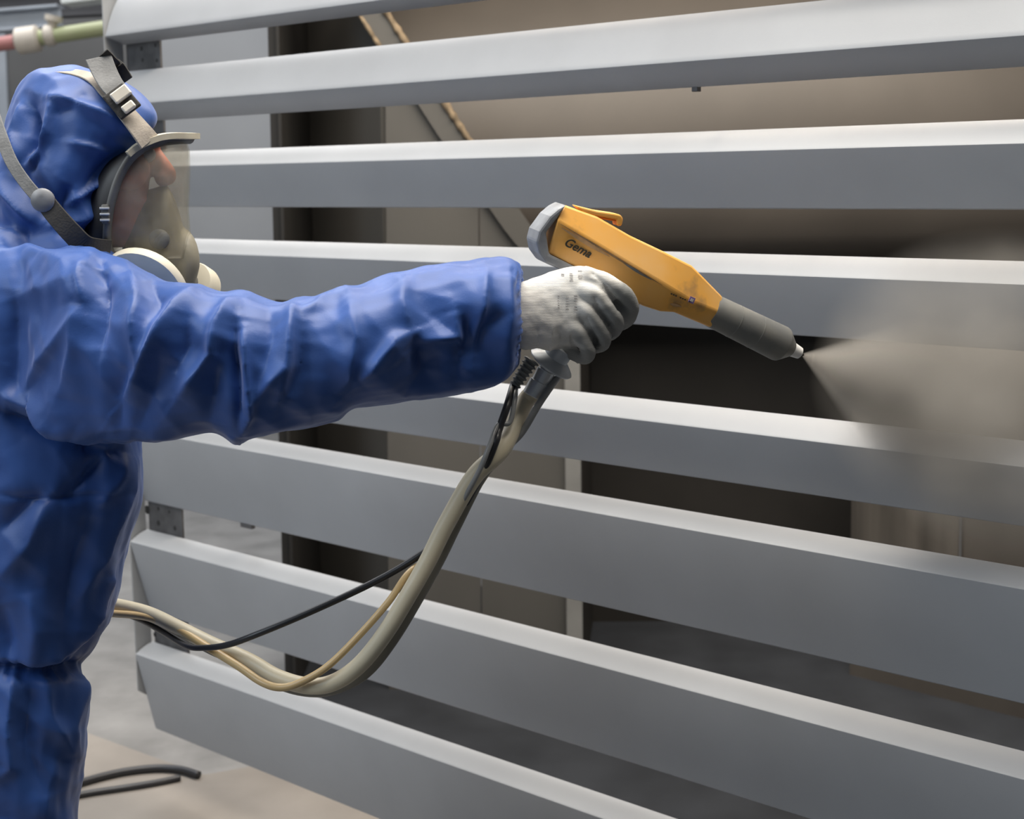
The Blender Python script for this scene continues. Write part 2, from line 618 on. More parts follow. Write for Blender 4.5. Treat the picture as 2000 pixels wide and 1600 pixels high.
def suit_material():
    m = mat('blue_coverall_fabric', (0.025, 0.078, 0.285), 0.48, 0.0, 0.10, 9, spec=0.42)
    nt = m.node_tree
    b = nt.nodes['Principled BSDF']
    b.inputs['Sheen Weight'].default_value = 0.30
    b.inputs['Sheen Tint'].default_value = (0.6, 0.68, 1.0, 1)
    b.inputs['Sheen Roughness'].default_value = 0.4
    tc = [n for n in nt.nodes if n.type == 'TEX_COORD'][0]
    v = nt.nodes.new('ShaderNodeTexVoronoi')
    v.feature = 'SMOOTH_F1'
    v.inputs['Scale'].default_value = 16
    nz = nt.nodes.new('ShaderNodeTexNoise')
    nz.inputs['Scale'].default_value = 7
    nz.inputs['Detail'].default_value = 3
    ad = nt.nodes.new('ShaderNodeMixRGB')
    ad.inputs['Fac'].default_value = 0.25
    nt.links.new(tc.outputs['Object'], nz.inputs['Vector'])
    nt.links.new(tc.outputs['Object'], ad.inputs['Color1'])
    nt.links.new(nz.outputs['Color'], ad.inputs['Color2'])
    nt.links.new(ad.outputs['Color'], v.inputs['Vector'])
    fine = nt.nodes.new('ShaderNodeTexNoise')
    fine.inputs['Scale'].default_value = 420
    nt.links.new(tc.outputs['Object'], fine.inputs['Vector'])
    mm = nt.nodes.new('ShaderNodeMath')
    mm.operation = 'MULTIPLY_ADD'
    mm.inputs[1].default_value = 0.05
    nt.links.new(fine.outputs['Fac'], mm.inputs[0])
    nt.links.new(v.outputs['Distance'], mm.inputs[2])
    bp = nt.nodes.new('ShaderNodeBump')
    bp.inputs['Strength'].default_value = 0.12
    bp.inputs['Distance'].default_value = 0.02
    nt.links.new(mm.outputs[0], bp.inputs['Height'])
    nt.links.new(bp.outputs['Normal'], b.inputs['Normal'])
    return m


def glove_material():
    m = mat('knit_glove', (0.76, 0.745, 0.71), 0.85, 0.0, 0.08, 30, spec=0.2)
    nt = m.node_tree
    b = nt.nodes['Principled BSDF']
    tc = [n for n in nt.nodes if n.type == 'TEX_COORD'][0]
    at_ = nt.nodes.new('ShaderNodeAttribute')
    at_.attribute_name = 'coat'
    mx = nt.nodes.new('ShaderNodeMixRGB')
    cr = [n for n in nt.nodes if n.type == 'VALTORGB'][0]
    nt.links.new(at_.outputs['Fac'], mx.inputs['Fac'])
    nt.links.new(cr.outputs['Color'], mx.inputs['Color1'])
    mx.inputs['Color2'].default_value = (0.27, 0.275, 0.27, 1)
    nt.links.new(mx.outputs['Color'], b.inputs['Base Color'])
    w = nt.nodes.new('ShaderNodeTexWave')
    w.bands_direction = 'Z'
    w.inputs['Scale'].default_value = 190
    w.inputs['Distortion'].default_value = 2.0
    nt.links.new(tc.outputs['Object'], w.inputs['Vector'])
    bp = nt.nodes.new('ShaderNodeBump')
    bp.inputs['Strength'].default_value = 0.2
    bp.inputs['Distance'].default_value = 0.0012
    nt.links.new(w.outputs['Fac'], bp.inputs['Height'])
    nt.links.new(bp.outputs['Normal'], b.inputs['Normal'])
    return m


def clear_material(name, tint, rough, alpha):
    """dusty see-through plastic"""
    m = bpy.data.materials.new(name)
    m.use_nodes = True
    nt = m.node_tree
    nt.nodes.clear()
    out = nt.nodes.new('ShaderNodeOutputMaterial')
    tr = nt.nodes.new('ShaderNodeBsdfTransparent')
    tr.inputs['Color'].default_value = (*tint, 1)
    pr = nt.nodes.new('ShaderNodeBsdfPrincipled')
    pr.inputs['Base Color'].default_value = (0.55, 0.53, 0.48, 1)
    pr.inputs['Roughness'].default_value = rough
    mx = nt.nodes.new('ShaderNodeMixShader')
    tc = nt.nodes.new('ShaderNodeTexCoord')
    nz = nt.nodes.new('ShaderNodeTexNoise')
    nz.inputs['Scale'].default_value = 28
    nz.inputs['Detail'].default_value = 6
    mr = nt.nodes.new('ShaderNodeMapRange')
    mr.inputs['From Min'].default_value = 0.35
    mr.inputs['From Max'].default_value = 0.75
    mr.inputs['To Min'].default_value = alpha * .6
    mr.inputs['To Max'].default_value = alpha * 1.5
    nt.links.new(tc.outputs['Object'], nz.inputs['Vector'])
    nt.links.new(nz.outputs['Fac'], mr.inputs['Value'])
    nt.links.new(mr.outputs['Result'], mx.inputs['Fac'])
    nt.links.new(tr.outputs['BSDF'], mx.inputs[1])
    nt.links.new(pr.outputs['BSDF'], mx.inputs[2])
    nt.links.new(mx.outputs['Shader'], out.inputs['Surface'])
    return m


M['suit'] = suit_material()
M['glove'] = glove_material()
M['visor'] = clear_material('dusty_visor', (0.93, 0.92, 0.88), 0.15, 0.16)
M['skin'] = mat('skin', (0.42, 0.17, 0.12), 0.55, 0.0, 0.2, 14, 0.05, 200, color2=(0.55, 0.16, 0.11))
M['hair'] = mat('dark_hair', (0.02, 0.016, 0.012), 0.7)
M['eye'] = mat('eye', (0.5, 0.48, 0.45), 0.2)
M['rubber'] = mat('black_rubber', (0.018, 0.018, 0.019), 0.5, 0.0, 0.3, 20)
M['rim'] = mat('dusty_grey_rim', (0.11, 0.112, 0.108), 0.45, 0.0, 0.3, 20)
M['brim'] = mat('dusty_cream_brim', (0.50, 0.46, 0.36), 0.55, 0.0, 0.15, 25)
M['strap'] = mat('dusty_strap', (0.34, 0.305, 0.265), 0.8, 0.0, 0.15, 35, 0.2, 300)
M['strap_dark'] = mat('dark_strap', (0.04, 0.038, 0.036), 0.8, 0.0, 0.2, 35, 0.2, 300)
M['strap_grey'] = mat('grey_strap', (0.17, 0.175, 0.18), 0.75, 0.0, 0.2, 35, 0.2, 300)
M['buckle'] = mat('pale_buckle', (0.72, 0.68, 0.60), 0.35, 0.1, 0.08, 30)
M['cup'] = mat('olive_housing', (0.17, 0.16, 0.125), 0.45, 0.0, 0.35, 16, color2=(0.27, 0.25, 0.19))
M['filter'] = mat('cream_filter', (0.60, 0.565, 0.46), 0.5, 0.0, 0.08, 20)
M['filter_face'] = mat('grey_filter_face', (0.30, 0.30, 0.28), 0.6, 0.0, 0.15, 20)
M['orange'] = mat('worn_orange_plastic', (0.42, 0.24, 0.10), 0.45, 0.0, 0.1, 17, color2=(0.88, 0.50, 0.17), lo=.28, hi=.72)
_cr = [n for n in M['orange'].node_tree.nodes if n.type == 'VALTORGB'][0].color_ramp
_e = _cr.elements.new(0.40)
_e.color = (0.90, 0.45, 0.09, 1)
M['orange_hot'] = mat('bright_orange_plastic', (0.90, 0.25, 0.03), 0.4, 0.0, 0.06, 20)
M['gun_grey'] = mat('grey_gun_plastic', (0.24, 0.25, 0.27), 0.4, 0.0, 0.25, 30)
M['nozzle'] = mat('dusty_nozzle', (0.135, 0.138, 0.135), 0.55, 0.0, 0.3, 24, color2=(0.19, 0.185, 0.165), stretch=(1, 1, 1))
M['white'] = mat('white_ceramic', (0.75, 0.74, 0.72), 0.4, 0.0, 0.05, 30)
M['ink'] = mat('black_print', (0.03, 0.028, 0.02), 0.6)
M['ink_grey'] = mat('grey_print', (0.30, 0.285, 0.285), 0.8)
M['scuff'] = mat('scuff_marks', (0.36, 0.22, 0.11), 0.6, 0.0, 0.3, 60)
M['smear'] = mat('brown_smear', (0.55, 0.33, 0.16), 0.6, 0.0, 0.25, 50)
M['purple'] = mat('purple_mark', (0.28, 0.19, 0.42), 0.5)
M['chrome'] = mat('chrome', (0.66, 0.68, 0.70), 0.24, 0.35, 0.08, 40)
M['satin'] = mat('satin_metal', (0.50, 0.54, 0.58), 0.36, 0.15, 0.15, 30)
M['relief'] = mat('grey_rubber_relief', (0.22, 0.23, 0.225), 0.45)
M['hose'] = mat('powder_hose', (0.50, 0.465, 0.36), 0.42, 0.0, 0.15, 6, color2=(0.62, 0.55, 0.40))
M['hose_dark'] = mat('olive_grey_hose', (0.22, 0.21, 0.175), 0.5, 0.0, 0.2, 8)
M['tan'] = mat('tan_tube', (0.58, 0.42, 0.21), 0.35, 0.0, 0.1, 8)
M['cable'] = mat('black_cable', (0.022, 0.022, 0.025), 0.4)
M['clear_tube'] = mat('grey_tube', (0.25, 0.255, 0.255), 0.3, 0.0, 0.15, 20)
M['boot'] = mat('black_boot', (0.02, 0.02, 0.02), 0.5)

# ------------------------------------------------------------------ the worker
HD = 1.97            # depth of the body's mid plane


def ell_ring(a, b, hd, d, n=28, sq=2.3):
    """closed ring through the pixel points a and b (opposite ends), half depth hd (m), centre depth d"""
    A, B = px(a[0], a[1], d), px(b[0], b[1], d)
    c, h = (A + B) / 2, (A - B) / 2
    z = ray((a[0] + b[0]) / 2, (a[1] + b[1]) / 2).normalized()
    out = []
    for k in range(n):
        th = 2 * math.pi * k / n
        ct, st = math.cos(th), math.sin(th)
        ct = math.copysign(abs(ct) ** (2 / sq), ct)
        st = math.copysign(abs(st) ** (2 / sq), st)
        out.append(c + h * ct + z * hd * st)
    return out


def smooth_rings(rows, n=4):
    """rows of equal-length number tuples, resampled smoothly"""
    return [tuple(r) for r in catmull(rows, n)]


pieces = []
# torso: (xback, yback, xfront, yfront, depth, half depth)
T = [(-60, 440, 190, 462, HD, .11), (-130, 480, 235, 505, HD, .16), (-165, 560, 275, 575, HD, .195), (-180, 660, 290, 680, HD, .20),
     (-185, 760, 284, 790, HD, .195), (-180, 870, 273, 872, HD, .19), (-178, 980, 268, 980, HD, .19), (-175, 1100, 239, 1095, HD, .185),
     (-165, 1200, 215, 1200, HD, .18), (-140, 1270, 184, 1268, HD, .175), (-128, 1305, 160, 1312, HD, .165), (-150, 1345, 169, 1345, HD, .17),
     (-175, 1440, 167, 1440, HD, .18), (-175, 1560, 150, 1560, HD, .18), (-165, 1640, 148, 1640, HD, .17)]
pieces.append(loft([ell_ring(r[0:2], r[2:4], r[5], r[4]) for r in smooth_rings(T)]))
hipc = px(-10, 1600, HD)


def ground_leg(dx_img, depth, toe):
    top = px(-8, 1540, depth)
    knee = Vector((top.x + .02, top.y, 0.50))
    ank = Vector((top.x - .03 + toe, top.y, 0.10))
    rings = []
    for q, r1, r2 in ((0, .04, .04), (.05, .07, .07), (.13, .095, .09), (.25, .103, .1), (.5, .088, .088), (.75, .085, .085), (1, .07, .07)):
        c = top.lerp(knee, q * 2) if q <= .5 else knee.lerp(ank, (q - .5) * 2)
        rings.append([c + Vector((math.cos(2 * math.pi * k / 24) * r1, math.sin(2 * math.pi * k / 24) * r2, 0)) for k in range(24)])
    pieces.append(loft(rings))
    return ank


ankle = [ground_leg(0, HD - .10, .05), ground_leg(0, HD + .10, -.05)]
# right arm: (xtop, ytop, xbot, ybot, depth, half depth)
A_ = [(-60, 470, -60, 780, 1.93, .09), (20, 455, 20, 815, 1.90, .105), (110, 470, 110, 856, 1.85, .115), (205, 497, 200, 868, 1.81, .115),
      (300, 538, 295, 864, 1.78, .105), (335, 554, 332, 858, 1.77, .101), (395, 567, 395, 850, 1.76, .098), (440, 575, 435, 849, 1.756, .096), (472, 567, 468, 867, 1.755, .096), (510, 580, 505, 853, 1.755, .094),
      (556, 589, 545, 848, 1.755, .092), (592, 580, 590, 838, 1.757, .09), (620, 586, 622, 830, 1.76, .088), (655, 576, 662, 824, 1.763, .086), (690, 564, 692, 802, 1.765, .085), (780, 527, 790, 787, 1.77, .083), (880, 506, 885, 773, 1.78, .08),
      (965, 501, 950, 758, 1.788, .076), (1000, 510, 992, 740, 1.793, .069), (1015, 526, 1012, 716, 1.796, .058)]
pieces.append(loft([ell_ring(r[0:2], r[2:4], r[5], r[4]) for r in smooth_rings(A_, 3)]))
# left arm, hanging on the far side of the body and taking the weight of the hoses
sh, el, wr = px(60, 560, HD + .16), px(-40, 940, HD + .22), px(40, 1150, HD + .22)
pieces.append(tube_vf([sh, sh.lerp(el, .5), el, el.lerp(wr, .5), wr], [.085, .075, .07, .062, .055], 20, roundcap=True))
# hood: (xback, yback, xfront, yfront, depth, half depth)
H_ = [(112, 131, 150, 130, HD, .03), (58, 148, 205, 148, HD, .066), (28, 180, 258, 172, HD, .088), (12, 220, 290, 205, HD, .100),
      (4, 262, 303, 238, HD, .106), (-4, 310, 272, 268, HD, .108), (-8, 355, 244, 330, HD, .108), (-12, 400, 214, 392, HD, .106),
      (-22, 440, 192, 440, HD, .106), (-50, 480, 180, 480, HD, .11)]
pieces.append(loft([ell_ring(r[0:2], r[2:4], r[5], r[4], sq=2.1) for r in smooth_rings(H_)]))
me = remeshed(pieces, 0.0034, 6, .5)

co, no = get_co_no(me)
uv, dep = to_px(co)
view = co - np.array([0, 0, CAM_H])
view /= np.linalg.norm(view, axis=1)[:, None]
facing = np.clip((-(no * view).sum(1) + .45) * 1.3, 0, 1)


def seg_dist(P, a, b):
    a, b = np.array(a, float), np.array(b, float)
    t = np.clip(((P - a) @ (b - a)) / max(((b - a) @ (b - a)), 1e-9), 0, 1)
    q = a + t[:, None] * (b - a)
    d = P - q
    s = np.sign((b - a)[0] * d[:, 1] - (b - a)[1] * d[:, 0])
    return np.linalg.norm(d, axis=1), s, t


def stroke_field(P, pts):
    best = np.full(len(P), 1e9)
    side = np.zeros(len(P))
    along = np.zeros(len(P))
    L = [0]
    for i in range(len(pts) - 1):
        L.append(L[-1] + math.dist(pts[i], pts[i + 1]))
    for i in range(len(pts) - 1):
        d, s, t = seg_dist(P, pts[i], pts[i + 1])
        k = d < best
        best[k] = d[k]
        side[k] = s[k]
        along[k] = (L[i] + t[k] * (L[i + 1] - L[i])) / L[-1]
    return best, side, along


def z4(*p):
    return [(x / 1.905, 440 + y / 1.905) for x, y in p]


disp = np.zeros(len(co))


def fold(pts, amp, w, asym=0.0, near=None):
    """ridge (amp > 0) or crease (amp < 0) running along pts; asym makes one side steeper"""
    d, s, al = stroke_field(uv, pts)
    ww = w * (1 + asym * s)
    prof = np.exp(-(d / ww)) * (1 - np.exp(-(d / (0.3 * w)) ** 2) * .15)
    taper = np.sin(np.clip(al, 0.02, .98) * math.pi) ** 0.5
    k = prof * taper * amp * 2.1 * facing
    if near is not None:
        k = k * (dep < near)
    disp[:] += k


ARM = 1.90
# sleeve folds (right arm), traced ridge by ridge: amplitude in metres, half width in pixels
for pts, amp, w, asym in (
        (z4((345, 125), (320, 170), (330, 300)), .010, 14, .4), (z4((330, 300), (250, 410), (150, 520), (90, 620)), .007, 16, .3),
        (z4((385, 150), (390, 300), (380, 470)), -.011, 16, .3), (z4((300, 320), (290, 450), (230, 640)), .007, 18, -.3),
        (z4((480, 160), (520, 270), (515, 420), (525, 540)), .010, 16, .4), (z4((560, 190), (600, 270), (560, 360)), -.008, 18, .2),
        (z4((735, 240), (650, 300), (580, 430), (520, 540), (440, 660)), .012, 18, -.4),
        (z4((480, 520), (440, 640), (450, 760)), -.008, 22, .3), (z4((600, 480), (560, 620), (520, 760)), -.009, 30, 0),
        (z4((905, 265), (850, 300), (800, 380), (785, 480), (720, 560), (650, 650)), .012, 18, -.4),
        (z4((700, 330), (690, 450), (640, 560)), -.008, 18, .2), (z4((830, 420), (800, 560), (780, 740)), -.011, 28, 0),
        (z4((880, 330), (865, 470), (885, 640), (895, 790)), -.016, 16, -.3), (z4((905, 380), (915, 540), (930, 700), (890, 795)), .014, 14, .4),
        (z4((1105, 280), (1085, 400), (1078, 520), (1045, 640)), .010, 16, .5), (z4((1000, 300), (1010, 420), (960, 620)), -.006, 18, 0),
        (z4((1070, 520), (1000, 590), (940, 670)), .007, 12, .3), (z4((1130, 350), (1120, 540), (1060, 680)), -.008, 22, 0),
        (z4((1300, 255), (1330, 420), (1290, 570), (1260, 640)), .008, 22, .3), (z4((1290, 250), (1190, 300), (1120, 330)), .008, 14, .3),
        (z4((1510, 170), (1500, 280), (1530, 390)), .007, 20, .3), (z4((1530, 395), (1470, 420), (1400, 500), (1330, 570)), .011, 18, -.5),
        (z4((1520, 430), (1560, 460), (1570, 560)), -.011, 20, 0), (z4((1690, 310), (1715, 420), (1640, 425), (1540, 445)), .010, 15, .4),
        (z4((1640, 470), (1580, 560), (1500, 640)), -.008, 34, 0), (z4((1815, 150), (1800, 300), (1780, 400), (1770, 500)), .008, 14, .4),
        (z4((1745, 330), (1740, 460), (1700, 580)), -.007, 18, 0), (z4((1880, 330), (1800, 380), (1780, 500)), -.006, 14, 0),
        (z4((1900, 160), (1890, 300), (1880, 470)), .005, 12, 0), (z4((150, 90), (250, 150), (300, 290)), .006, 22, 0),
        (z4((60, 230), (50, 400), (60, 640)), -.008, 20, 0), (z4((20, 280), (150, 240), (300, 210)), .005, 22, 0),
        (z4((100, 620), (230, 740), (380, 820)), .010, 16, -.4)):
    fold(pts, amp, w, asym, ARM)
# armpit and torso
for pts, amp, w, asym in (
        ([(0, 805), (80, 838), (170, 872), (215, 880)], -.018, 12, 0), ([(0, 770), (70, 800), (150, 850)], .012, 18, 0),
        ([(0, 965), (60, 975), (150, 972), (240, 962)], -.004, 5, 0),
        ([(210, 890), (170, 930), (120, 975)], -.010, 14, 0), ([(240, 880), (225, 930), (190, 990)], .008, 14, 0),
        ([(255, 880), (245, 960), (200, 1080), (150, 1180)], .010, 22, .3), ([(180, 1000), (150, 1100), (120, 1240)], -.010, 26, 0),
        ([(100, 960), (60, 1060), (0, 1130)], .010, 26, 0), ([(0, 1040), (40, 1000), (90, 960)], -.008, 18, 0),
        ([(215, 1120), (190, 1200), (140, 1290)], .009, 16, .3), ([(200, 1210), (160, 1270), (110, 1300)], -.008, 12, 0),
        ([(60, 1150), (70, 1230), (60, 1300)], .007, 22, 0), ([(0, 1180), (20, 1250), (10, 1300)], -.007, 22, 0),
        ([(-10, 1302), (60, 1312), (120, 1310), (170, 1296)], -.016, 10, 0), ([(-10, 1285), (80, 1292), (160, 1270)], .006, 12, 0),
        ([(160, 1325), (140, 1420), (150, 1490)], .008, 16, 0), ([(90, 1320), (100, 1400), (140, 1480)], .007, 16, .3),
        ([(30, 1320), (20, 1420), (25, 1500), (0, 1520)], .010, 14, .4), ([(60, 1340), (50, 1450), (90, 1560)], -.009, 24, 0),
        ([(110, 1480), (90, 1540), (80, 1600)], .007, 18, 0)):
    fold(pts, amp, w, asym)
# hood
HD_ = 1.99
for pts, amp, w, asym in (
        ([(265, 267), (200, 355), (130, 400)], .008, 9, .4), ([(268, 262), (215, 235), (150, 205), (90, 190)], .007, 14, .3),
        ([(240, 290), (190, 345), (150, 385)], -.007, 14, 0), ([(105, 200), (95, 260), (55, 325)], .008, 11, .3),
        ([(60, 210), (65, 270), (45, 320)], -.010, 10, 0), ([(40, 200), (30, 260), (40, 320)], .007, 10, 0),
        ([(80, 270), (70, 310), (55, 340)], -.006, 9, 0), ([(190, 400), (150, 430), (110, 440)], .006, 12, .3),
        ([(30, 330), (60, 380), (90, 430)], -.008, 12, 0), ([(0, 340), (30, 390), (60, 440)], .008, 12, 0),
        ([(125, 440), (120, 400), (140, 360)], -.006, 14, 0), ([(130, 275), (180, 285), (220, 300)], .003, 8, .5),
        ([(0, 470), (50, 455), (140, 480)], -.012, 12, 0), ([(170, 185), (140, 215), (110, 225)], -.003, 14, 0)):
    fold(pts, amp * 1.35, w * .9, asym)
# crumple and gathered elastic at cuff and waist
armw = np.clip((uv[:, 0] - 150) / 200, 0, 1) * (dep < 1.95)
sh = co @ np.array([[1, 0, 0], [0, 1, 0], [.55, 0, 1]])          # folds slant across the sleeve
rid = -np.abs(vnoise(sh * np.array([7.5, 4.0, 2.6]), 21))
disp += (.006 + .003 * armw) * (rid + .5) * facing
rid = -np.abs(vnoise(sh * np.array([15, 9, 6.5]), 22))
disp += .0032 * (rid + .5) * facing
disp += .0022 * vnoise(co * np.array([9, 9, 7]), 3) + .0012 * vnoise(co * np.array([26, 26, 18]), 5)
cuff = np.exp(-((uv[:, 0] - 1013) / 8) ** 2) * (uv[:, 1] > 480) * (uv[:, 1] < 760) * (dep < 1.92)
disp += cuff * .0022 * np.sin(uv[:, 1] / 3.1 + dep * 300)
wst = np.exp(-((uv[:, 1] - 1310) / 22) ** 2)
disp += wst * .002 * np.sin(uv[:, 0] / 5.0 + 3 * np.sin(uv[:, 0] / 23))
co2 = co + no * disp[:, None]
set_co(me, co2)
# light smoothing so folds read as cloth
worker = empty('person', Vector((hipc.x, hipc.y, 0)))
suit = link_mesh('coverall', me, M['suit'], worker, smooth=True)
sm = suit.modifiers.new('relax', 'SMOOTH')
sm.iterations, sm.factor = 1, .5
tag(worker, 'worker in blue hooded coverall and full-face respirator, right arm stretched out to spray', 'person')

# boots
for ank in ankle:
    pc = []
    rings = []
    for dx, hw, h in ((-.09, .03, .03), (-.08, .042, .05), (-.02, .047, .07), (.05, .046, .055), (.12, .048, .04), (.17, .04, .03), (.19, .02, .015)):
        rings.append([Vector((ank.x + dx, ank.y + math.cos(2 * math.pi * k / 20) * hw, max(0.0, h * .9 + math.sin(2 * math.pi * k / 20) * h * .9))) for k in range(20)])
    pc.append(loft(rings))
    pc.append(tube_vf([Vector((ank.x, ank.y, .05)), Vector((ank.x, ank.y, .12)), Vector((ank.x, ank.y, .2))], [.055, .06, .062], 20))
    link_mesh('boot', remeshed(pc, .007, 3), M['boot'], worker, smooth=True)


# ---- gloves
def z7(x, y, d):
    return px(1000 + x / 6.153, 480 + y / 6.153, d)


GD = 1.802
pcs = []
PALM = [(40, 470, 40, 1230, GD, .032), (110, 432, 110, 1252, GD, .033), (300, 376, 300, 1255, GD, .031), (500, 306, 480, 1225, GD - .002, .029),
        (700, 250, 640, 1170, GD - .004, .026), (850, 240, 760, 1090, GD - .005, .023), (985, 300, 860, 990, GD - .004, .019), (1050, 390, 930, 900, GD, .013)]
rings = []
for r in smooth_rings(PALM, 3):
    rings.append(ell_ring((1000 + r[0] / 6.153, 480 + r[1] / 6.153), (1000 + r[2] / 6.153, 480 + r[3] / 6.153), r[5], r[4], 24, 2.6))
pcs.append(loft(rings))
R = .0128
fingers = [
    ([(860, 360, -.012), (1060, 420, -.011), (1240, 520, -.004), (1390, 640, .004), (1415, 780, .020), (1330, 900, .036), (1180, 930, .048)], 1.05),
    ([(800, 520, -.016), (960, 580, -.018), (1100, 700, -.012), (1225, 860, -.003), (1235, 980, .014), (1150, 1040, .032), (1000, 1010, .046)], 1.02),
    ([(760, 700, -.016), (880, 780, -.018), (980, 910, -.013), (1085, 1060, -.004), (1085, 1165, .012), (1000, 1190, .030), (850, 1130, .044)], .96),
    ([(600, 860, -.015), (730, 950, -.016), (830, 1080, -.012), (915, 1245, -.006), (890, 1330, .010), (800, 1310, .026), (660, 1230, .040)], .92),
    ([(330, 560, .015), (560, 420, .034), (800, 420, .050), (1000, 520, .058), (1130, 620, .056)], 1.1)]
for pts, k in fingers:
    P = catmull([z7(x, y, GD + o) for x, y, o in pts], 5)
    n = len(P)
    rr = [R * k * (1.0 + .06 * math.sin(i / n * 9) - .12 * i / n) for i in range(n)]
    pcs.append(tube_vf(P, rr, 16, roundcap=True))
FILL = [(820, 330, 700, 1090, GD + .004, .018), (950, 400, 820, 1180, GD + .008, .018), (1080, 500, 920, 1200, GD + .012, .017), (1200, 600, 1040, 1130, GD + .016, .015), (1290, 690, 1150, 1010, GD + .02, .010)]
pcs.append(loft([ell_ring((1000 + r[0] / 6.153, 480 + r[1] / 6.153), (1000 + r[2] / 6.153, 480 + r[3] / 6.153), r[5], r[4], 20, 2.4) for r in smooth_rings(FILL, 3)]))
pcs.append(tube_vf([z7(1100, 560, GD + .010), z7(1220, 690, GD + .014), z7(1320, 850, GD + .022)], .0135, 14, roundcap=True))
HEEL = [(380, 880, 360, 1255, GD + .004, .026), (520, 880, 500, 1250, GD + .004, .026), (650, 880, 640, 1245, GD + .004, .024), (780, 900, 780, 1240, GD + .006, .018)]
pcs.append(loft([ell_ring((1000 + r[0] / 6.153, 480 + r[1] / 6.153), (1000 + r[2] / 6.153, 480 + r[3] / 6.153), r[5], r[4], 20, 2.6) for r in smooth_rings(HEEL, 3)]))
gm = remeshed(pcs, .0021, 5, .5)
gco, gno = get_co_no(gm)
guv, gd = to_px(gco)
gz = np.c_[(guv[:, 0] - 1000) * 6.153, (guv[:, 1] - 480) * 6.153]
gdisp = .0006 * vnoise(gco * 35, 2) + .00015 * vnoise(gco * 120, 4)
for pts, amp, w in (([(490, 990), (480, 1100), (460, 1250)], .0025, 45), ([(560, 1010), (600, 1120), (560, 1230)], -.003, 45),
                    ([(300, 1020), (330, 1140), (300, 1240)], -.002, 60), ([(690, 1040), (680, 1150), (700, 1210)], .002, 40),
                    ([(980, 330), (1080, 430), (1180, 560), (1290, 760)], -.0035, 40), ([(1000, 640), (1050, 780), (1180, 960)], -.003, 40),
                    ([(900, 880), (950, 1000), (1020, 1190)], -.003, 36), ([(430, 330), (420, 600), (380, 900)], .001, 80)):
    d, s, al = stroke_field(gz, pts)
    gdisp += amp * np.exp(-d / w) * (gd < GD + .012)
set_co(gm, gco + gno * gdisp[:, None])
# grey dipped coating over fingers and palm side: stays with the glove
coat = np.clip((gz[:, 0] * .62 + gz[:, 1] * .5 - 930 + 60 * vnoise(gco * 40, 9)) / 160, 0, 1)
coat = np.maximum(coat, np.clip((gd - GD - .008) / .01, 0, 1))
att = gm.attributes.new('coat', 'FLOAT', 'POINT')
att.data.foreach_set('value', coat.astype(np.float32))
glove = link_mesh('glove', gm, M['glove'], worker, smooth=True)
glove['label'] = 'pale knit work glove with grey coated fingers closed round the gun grip'
# faint printed lines on the back of the glove
bg_me = gm
from mathutils.bvhtree import BVHTree
bvh = BVHTree.FromPolygons([Vector(c) for c in (gco + gno * gdisp[:, None])], [tuple(p.vertices) for p in gm.polygons])
O = Vector((0, 0, CAM_H))


def on_glove(zx, zy):
    r = (z7(zx, zy, 1.0) - O).normalized()
    loc, nrm, idx, dist = bvh.ray_cast(O, r)
    return loc, nrm


pv, pf = [], []
for x0, x1, y0, y1, n in ((590, 630, 320, 430, 6), (690, 735, 310, 440, 6), (790, 850, 300, 410, 6), (545, 570, 600, 800, 7), (640, 690, 610, 790, 6), (740, 790, 600, 800, 6)):
    for k in range(n):
        if random.random() < .18: continue
        yy = y0 + (y1 - y0) * k / n
        xa, xb = x0 + random.uniform(0, 8), x1 - random.uniform(0, 10)
        quad = []
        for (qx, qy) in ((xa, yy), (xb, yy + 2), (xb, yy + 9), (xa, yy + 8)):
            loc, nrm = on_glove(qx, qy)
            if loc is None: break
            quad.append(loc + nrm * .0006)
        if len(quad) == 4:
            pf.append(tuple(range(len(pv), len(pv) + 4)))
            pv += quad
pr = mesh_obj('printed_size_marks', pv, pf, M['ink_grey'], glove)
pr['kind'] = 'stuff'

# left glove, relaxed round the hoses on the far side of the body
pl = []
hd0 = wr
fw = Vector((1, .05, -.25)).normalized()
dn = Vector((0, 0, -1))
sd = Vector((0, 1, 0))
pl.append(tube_vf([hd0 - fw * .03, hd0 + fw * .02, hd0 + fw * .06, hd0 + fw * .085], [.032, .036, .038, .03], 16, roundcap=True))
for i, off in enumerate((-.03, -.01, .01, .03)):
    b0 = hd0 + fw * .075 + sd * off
    pl.append(tube_vf(catmull([b0, b0 + fw * .035 + dn * .008, b0 + fw * .045 + dn * .035, b0 + fw * .02 + dn * .052], 5), .0105, 12, roundcap=True))
b0 = hd0 + fw * .03 - sd * .03
pl.append(tube_vf(catmull([b0, b0 + fw * .03 - sd * .015 + dn * .015, b0 + fw * .05 - sd * .005 + dn * .035], 5), .0115, 12, roundcap=True))
lm = remeshed(pl, .0035, 4)
link_mesh('glove', lm, M['glove'], worker, smooth=True)
ca = lm.attributes.new('coat', 'FLOAT', 'POINT')

